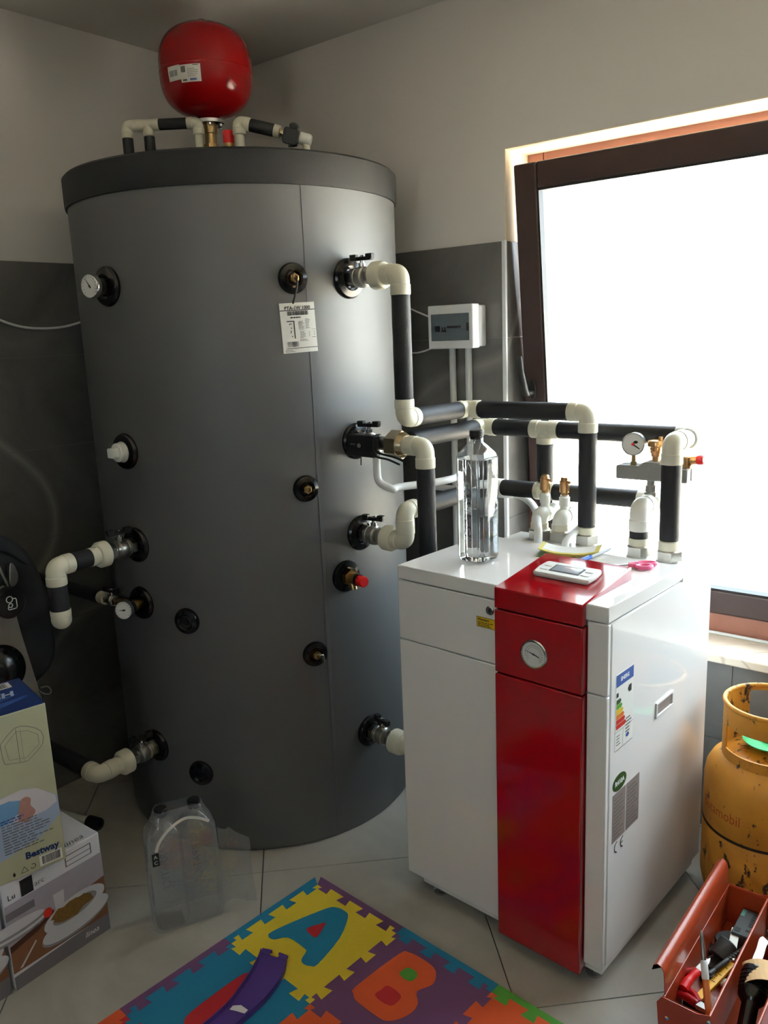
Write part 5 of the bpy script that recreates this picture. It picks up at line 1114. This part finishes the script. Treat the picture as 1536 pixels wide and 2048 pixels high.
for j in range(NZ):
    for k in range(NA):
        if not solid(j, k): continue
        cf.append((gi(0, j, k), gi(0, j, k+1), gi(0, j+1, k+1), gi(0, j+1, k))); cf.append((gi(1, j+1, k), gi(1, j+1, k+1), gi(1, j, k+1), gi(1, j, k)))
        if not solid(j+1, k): cf.append((gi(0, j+1, k), gi(0, j+1, k+1), gi(1, j+1, k+1), gi(1, j+1, k)))
        if not solid(j-1, k): cf.append((gi(1, j, k), gi(1, j, k+1), gi(0, j, k+1), gi(0, j, k)))
        if not solid(j, k+1): cf.append((gi(0, j, k+1), gi(1, j, k+1), gi(1, j+1, k+1), gi(0, j+1, k+1)))
        if not solid(j, k-1): cf.append((gi(1, j, k), gi(0, j, k), gi(0, j+1, k), gi(1, j+1, k)))
MB().add(cv, cf).build('collar_guard', M['gas'], t_, smooth=40, fix=False)
MB().tube([GC+UP*z1_+(CRr-.002)*nv(360*k/72) for k in range(72)], .006, 12, True).build('collar_rim', M['gas'], t_)
MB().lathe([(.017, 0), (.017, .022), (.024, .024), (.024, .03), (.013, .032), (.013, .055)], GC+UP*.443, UP, 24).cyl(GC+UP*.485, GC+UP*.485+A(.05, .01, 0), .011, 18).build('valve', M['brass'], t_)
MB().lathe([(.03, .462), (.062, .466), (.064, .470), (.03, .470)], GC, UP, 36).build('green_tag_ring', M['gasgreen'], t_)
MB().box((.012, -.03, .49), (.075, .03, .4915), frame(GC, nv(ca_+150), nv(ca_+240), UP)).build('paper_tag', M['paper'], t_, smooth=0)
GL = lambda u, v, h=0.0: GC+UP*(.302+v)+(GR+.0006+h)*nv(ca_-62+math.degrees(u/GR))
text('Butamobil', .040, GL, -.02, .0, .0, M['gasred'], t_, sx=.8)

# ================================================================== TOOLBOX
M['tb'] = pm('orange_red_enamel', (.64, .25, .125), .32, var=.08, vscale=20, coat=.2)
M['tbmetal'] = pm('grey_link_metal', (.62, .58, .52), .4, metal=.6)
y0_, y1_ = -.958, -.535; XL0, XL1, XR0, XR1 = 2.122, 2.212, 2.290, 2.40; ZB_, ZR_ = .105, .205
tb = thing('toolbox', 'open orange-red metal cantilever toolbox on floor at bottom right', 'toolbox', (2.255, (y0_+y1_)/2, 0))
def tray(name, x0, x1, z0, z1, rim=True):
    m_ = MB(); g = .0016
    m_.box((x0, y0_, z0), (x1, y1_, z0+g)); m_.box((x0, y0_, z0+g), (x0+g, y1_, z1)); m_.box((x1-g, y0_, z0+g), (x1, y1_, z1)); m_.box((x0+g, y0_, z0+g), (x1-g, y0_+g, z1)); m_.box((x0+g, y1_-g, z0+g), (x1-g, y1_, z1))
    o = m_.build(name, M['tb'], tb, smooth=0)
    if rim:
        r_ = MB(); r_.tube([A(x0+.001, y0_, z1), A(x1-.001, y0_, z1), A(x1-.001, y1_, z1), A(x0+.001, y1_, z1)], .0028, 8, True); r_.build('rolled_rim', M['tb'], tb)
    return o
tray('base_tray', 2.165, 2.345, 0, .1)
tray('upper_tray', XL0, XL1, ZB_, ZR_); tray('upper_tray', XR0, XR1, ZB_, ZR_)
fl_ = MB(); fpth = [(XL0+.001, ZR_-.004), (XL0-.001, ZR_+.03), (XL0-.003, ZR_+.052), (XL0-.008, ZR_+.062), (XL0-.016, ZR_+.066), (XL0-.024, ZR_+.060), (XL0-.027, ZR_+.048)]
fo = [(x+.0016, z+.0004) for x, z in fpth]
fl_.prism(fpth+fo[::-1], y0_+.004, y1_-.004, frame((0, 0, 0), (1, 0, 0), (0, 0, 1), (0, 1, 0))); fl_.build('lid_flap', M['tb'], tb, smooth=50)
fr2 = [(2*2.256-x, z) for x, z in fpth]; fo2 = [(x-.0016, z+.0004) for x, z in fr2]
MB().prism(fr2+fo2[::-1], y0_+.004, y1_-.004, frame((0, 0, 0), (1, 0, 0), (0, 0, 1), (0, 1, 0))).build('lid_flap', M['tb'], tb, smooth=50)
XZ = frame((0, y0_, 0), (1, 0, 0), (0, 0, 1), (0, -1, 0)); XZ2 = frame((0, y1_, 0), (1, 0, 0), (0, 0, 1), (0, 1, 0))
for fz in (XZ, XZ2):
    MB().prism([(XL0-.004, .10), (2.20, .085), (2.225, .15), (2.214, .214), (2.19, .206), (XL0-.002, ZR_+.002), (XL0-.012, .19)], .002, .0036, fz).build('end_panel', M['tb'], tb, smooth=0)
    MB().prism([(2*2.256-q[0], q[1]) for q in ((XL0-.004, .10), (2.20, .085), (2.225, .15), (2.214, .214), (2.19, .206), (XL0-.002, ZR_+.002))], .002, .0036, fz).build('end_panel', M['tb'], tb, smooth=0)
    for cx_, cz_, a_ in ((2.165, .128, .5), (2.345, .128, -.5), (2.195, .10, .5)):
        MB().prism([(cx_+u*math.cos(a_)-v*math.sin(a_), cz_+u*math.sin(a_)+v*math.cos(a_)) for u, v in rrect(-.028, -.011, .028, .011, .0105)], .004, .006, fz).build('link_arm', M['tbmetal'], tb, smooth=0)
    for cx_, cz_ in ((2.132, .165), (2.213, .20), (2.38, .165)):
        MB().lathe([(.0045, 0), (.004, .002), (0, .003)], fz(cx_, cz_, .004), fz(0, 0, 1)-fz(0, 0, 0), 14).build('rivet', M['chrome'], tb)
# contents, resting in the trays
M['toolgrey'] = pm('grey_module', (.25, .26, .26), .5, var=.1); M['teal'] = pm('teal_print', (.30, .52, .48), .5); M['ruler'] = pm('yellow_ruler', (.88, .66, .12), .4, var=.08); M['card'] = pm('brown_card', (.82, .68, .50), .8, var=.06, vscale=40); M['toolred'] = pm('dark_red_grip', (.58, .06, .09), .3)
def zt(x, y, z=.17): return onz(x, y, z)
zf = ZB_+.0026
mc = [zt(1460, 1862, .168), zt(1500, 1878, .168), zt(1525, 1820, .168), zt(1488, 1808, .168)]
mfu = unit((mc[1]-mc[0])*A(1, 1, 0)); mf_ = frame(A(mc[0][0], mc[0][1], zf), mfu, np.cross(UP, mfu), UP)
t_ = thing('electronic_module', 'dark grey electronic module with slots at far end of toolbox tray', 'module', mf_(.02, .04, 0))
mw = .046; mlen = .096; mh = .168-zf
MB().box((.002, 0, 0), (mw, mlen, mh), mf_).build('housing', M['toolgrey'], t_, bevel=.002)
MB().box((.004, mlen*.70, mh), (.012, mlen*.97, mh+.0006), mf_).build('teal_print', M['teal'], t_, smooth=0)
sm_ = MB()
for k in range(6): sm_.box((mw*.62, mlen*(.40+.09*k), mh), (mw*.98, mlen*(.45+.09*k), mh+.0008), mf_)
sm_.box((.006, mlen*.08, mh), (.018, mlen*.24, mh+.0008), mf_); sm_.box((mw*.6, mlen*.2, mh), (mw*.98, mlen*.26, mh+.0008), mf_); sm_.build('slots', M['ink'], t_, smooth=0)
def stick(name, label, cat, p, q, r, mat, grp='tools in the toolbox'):
    return single(MB().cyl(p, q, r, 16), name, M[mat], label, cat, grp)
# screwdriver standing up out of the tray
d0_ = onz(1418, 2035, .178); d1_ = onz(1411, 1958, .235); 
t_ = thing('screwdriver', 'wooden handled brush leaning out of toolbox tray, white ferrule and dark tip', 'brush', d0_, 0, 'tools in the toolbox')
M['brushwood'] = pm('orange_wood_handle', (.80, .46, .24), .35, var=.15, vscale=50)
dv = unit(d1_-d0_); Ld = np.linalg.norm(d1_-d0_)
MB().lathe([(.004, -.02), (.006, 0), (.0072, Ld*.6), (.0068, Ld)], d0_, dv, 16).build('handle', M['brushwood'], t_); MB().lathe([(.007, 0), (.0075, .004), (.007, .03), (.005, .034)], d1_, dv, 16).build('ferrule', M['inkwhite'], t_); MB().lathe([(.005, 0), (.0055, .02), (.003, .05), (0, .055)], d1_+dv*.034, dv, 14).build('tip', M['steel'], t_)
t_.name = 'paint_brush'
# folding ruler
f0_, f1_ = onz(1395, 1998, .15), onz(1464, 1925, .165); fd = unit(f1_-f0_); fn = unit(np.cross(UP, fd)); RF = frame(f0_, fd, fn); Lr = np.linalg.norm(f1_-f0_)
t_ = thing('folding_ruler', 'yellow folding ruler with black marks lying in toolbox tray', 'ruler', f0_, 0, 'tools in the toolbox')
MB().box((0, -.008, -.006), (Lr, .008, .002), RF).build('ruler_leaf', M['ruler'], t_, bevel=.001); rk = MB()
for k in range(14): rk.box((Lr*(.45+.037*k), .002 if k % 5 else -.004, .0021), (Lr*(.45+.037*k)+.0012, .0078, .0025), RF)
rk.build('scale_marks', M['ink'], t_, smooth=0); MB().box((-.012, -.009, -.007), (.004, .009, .003), RF).build('end_cap', M['ink'], t_, bevel=.001)
# drill bit
g0_, g1_ = onz(1418, 1948, .168), onz(1492, 1893, .180); gd_ = unit(g1_-g0_); Lg = np.linalg.norm(g1_-g0_)
t_ = thing('drill_bit', 'dark masonry drill bit with spiral flute across the toolbox tray', 'drill bit', g0_, 0, 'tools in the toolbox')
MB().lathe([(.005, 0), (.005, Lg*.12), (.0042, Lg*.13), (.0042, Lg*.16), (.005, Lg*.17), (.005, Lg*.5)], g0_, gd_, 16).build('shank', M['toolgrey'], t_)
e1_ = unit(np.cross(gd_, UP)); e2_ = np.cross(gd_, e1_); sp_ = [g0_+gd_*(Lg*(.5+.5*k/60))+(e1_*math.cos(k*.75)+e2_*math.sin(k*.75))*.0028 for k in range(61)]
MB().tube(sp_, .0022, 8).cyl(g0_+gd_*Lg*.5, g0_+gd_*Lg, .0026, 10).build('flute', M['toolgrey'], t_)
# red pliers (two grips) and red clamp
for k, (a, b, lab) in enumerate((((1372, 1972), (1398, 1944), 'bright red plier grip nearest the toolbox flap'), ((1352, 1985), (1395, 2010), 'dark red plier grip beneath the brush handle'))):
    p_, q_ = onz(*a, .165-.012*k), onz(*b, .172-.012*k); pd_ = unit(q_-p_); Lp_ = np.linalg.norm(q_-p_)
    t_ = thing('pliers', lab, 'pliers', p_, 0, 'tools in the toolbox'); sd = unit(np.cross(UP, pd_))
    MB().tube(bez([p_-pd_*.01, p_+pd_*Lp_*.4+sd*.004, q_+sd*.002], 6), [.010 if k == 0 else .008]*6+[.0085]*6+[.007], 14).build('grip', M['redplastic' if k == 0 else 'toolred'], t_); MB().tube(bez([p_+sd*.018, p_+pd_*Lp_*.5+sd*.022, q_+sd*.006], 6), .0075, 12).build('grip', M['toolred'], t_)
    MB().prism([(0, -.008), (.03, -.006), (.045, 0), (.03, .008), (0, .01)], -.005, .005, frame(q_, pd_, sd)).build('jaw', M['steel'], t_, bevel=.001)
# chisel blade and metal pieces
c0q, c1q = onz(1460, 1920, .155), onz(1470, 1868, .16); cdv = unit(c1q-c0q); cf_ = frame(c0q, cdv, unit(np.cross(UP, cdv)))
single(MB().box((0, -.009, -.003), (.10, .009, .002), cf_), 'putty_knife_blade', M['pprw'], 'pale flat blade lying under module in toolbox tray', 'blade', 'tools in the toolbox', bevel=.001)
c0q = onz(1436, 1915, .145); single(MB().lathe([(.008, 0), (.020, .001), (.021, .004), (.021, .04), (.017, .043), (.010, .042)], c0q, (.2, .5, .35), 24), 'pipe_socket', M['toolgrey'], 'dark round socket in left tray of toolbox', 'socket', 'tools in the toolbox')
c0q = onz(1440, 1968, .145); single(MB().lathe([(.004, 0), (.006, .003), (.006, .016), (.004, .02)], c0q, (.5, .5, .2), 16), 'wall_plug', M['pprw'], 'small white plug beside the yellow ruler', 'plug', 'tools in the toolbox')
single(MB().tube(bez([A(2.205, -.90, zf+.006), A(2.19, -.86, zf+.007), A(2.20, -.80, zf+.006)], 6), .005, 10), 'spanner_handle', M['steel'], 'steel rod low in toolbox tray beside ruler', 'rod', 'tools in the toolbox')
# floor of the tray: assorted dark bits
for k, (px, py, mt_, lab) in enumerate(((1345, 2002, 'pprw', 'white plastic scrap at near left corner of tray'), (1430, 1880, 'toolgrey', 'dark clamp piece at flap side of tray'), (1485, 1885, 'steel', 'shiny metal clip below module'))):
    P_ = onz(px, py, .14); P_[2] = zf; fq = frame(P_, nv(30+40*k), nv(120+40*k), UP)
    single(MB().prism(smooth_poly([(-.018, -.008), (.006, -.012), (.02, .0), (.008, .012), (-.012, .010)], 3), 0, .012, fq), 'metal_scrap', M[mt_], lab, 'scrap', 'tools in the toolbox', bevel=.002)
for k, (px, py, mt_, lab, sz) in enumerate(((1402, 1930, 'mattblack', 'made-up black filler darkening the flap side of tray', 1.5), (1424, 1925, 'toolgrey', 'made-up grey filler darkening the tray under the brush tip', 1.2), (1450, 1945, 'mattblack', 'made-up black filler darkening the tray beneath the yellow ruler', 1.1), (1380, 1995, 'mattblack', 'made-up black filler darkening the tray under the red pliers', 1.4), (1405, 2010, 'toolgrey', 'made-up grey filler darkening near end of tray beside brush', 1.0), (1446, 1880, 'mattblack', 'made-up black filler darkening the tray between flap and module', 1.5))):
    P_ = onz(px, py, .13); P_[2] = zf; P_[0] = min(max(P_[0], XL0+.028), XL1-.028); fq = frame(P_, nv(60+35*k), nv(150+35*k), UP)  # dark filler pieces, made up to deepen the shade in the tray
    single(MB().prism([(u*sz, v*sz) for u, v in smooth_poly([(-.018, -.009), (.006, -.013), (.019, .0), (.008, .012), (-.012, .011)], 2)], 0, .022+.006*(k % 3), fq), 'dark_filler', M[mt_], lab, 'scrap', 'tools in the toolbox', bevel=.002)
# torch in the centre compartment
h0_, h1_ = onz(1490, 2060, .14), onz(1513, 1945, .19); hd = unit(h1_-h0_); Lh = np.linalg.norm(h1_-h0_)
t_ = thing('torch', 'black cylindrical torch lying in middle compartment of toolbox', 'torch', h0_-UP*.02, 0, 'tools in the toolbox')
MB().lathe([(.014, -.06), (.0165, -.055), (.0165, Lh*.42), (.018, Lh*.44)], h0_, hd, 28).build('barrel', M['blackplastic'], t_); MB().lathe([(.0185, Lh*.44), (.026, Lh*.52), (.0275, Lh*.60), (.0275, Lh*1.0), (.026, Lh*1.03), (.02, Lh*1.02), (.018, Lh*.95), (0, Lh*.95)], h0_, hd, 32).build('head', M['blackplastic'], t_)
r_ = MB()
for k in range(5): r_.lathe([(.0278, Lh*(.64+.07*k)), (.0288, Lh*(.645+.07*k)), (.0288, Lh*(.66+.07*k)), (.0278, Lh*(.665+.07*k))], h0_, hd, 32)
r_.build('grip_rings', M['mattblack'], t_)
# brown paper piece and white strap
P_ = onz(1528, 1950, .2); fq = frame(P_, nv(20), nv(110), A(.1, -.2, 1))
t_ = thing('card_roll', 'bent piece of brown card lying over the black torch', 'card', P_, 0, 'tools in the toolbox'); cr = MB()
for k in range(10):
    a, b = math.radians(150-12*k), math.radians(150-12*(k+1)); r_ = .045
    vs_ = [fq(r_*math.cos(a), -.028, r_*math.sin(a)-.03), fq(r_*math.cos(b), -.028, r_*math.sin(b)-.03), fq(r_*math.cos(b), .03, r_*math.sin(b)-.03), fq(r_*math.cos(a), .03, r_*math.sin(a)-.03)]; vs_ += [q+UP*.0012 for q in vs_]
    cr.add(vs_, [(3, 2, 1, 0), (4, 5, 6, 7), (0, 1, 5, 4), (1, 2, 6, 5), (2, 3, 7, 6), (3, 0, 4, 7)])
cr.build('card_sheet', M['card'], t_, smooth=40, fix=False)
w0_ = [onz(*q, .205) for q in ((1512, 1925), (1520, 1905), (1526, 1885), (1533, 1880))]; ws = bez(w0_, 5); wm_ = MB(); sd = A(.009, -.006, 0)
for i in range(len(ws)-1):
    vs_ = [ws[i]-sd, ws[i+1]-sd, ws[i+1]+sd, ws[i]+sd]; vs_ += [q+UP*.0012 for q in vs_]; wm_.add(vs_, [(3, 2, 1, 0), (4, 5, 6, 7), (0, 1, 5, 4), (1, 2, 6, 5), (2, 3, 7, 6), (3, 0, 4, 7)])
single(wm_, 'white_strap', M['inkwhite'], 'short white plastic strap behind brown card in toolbox', 'strap', 'tools in the toolbox')
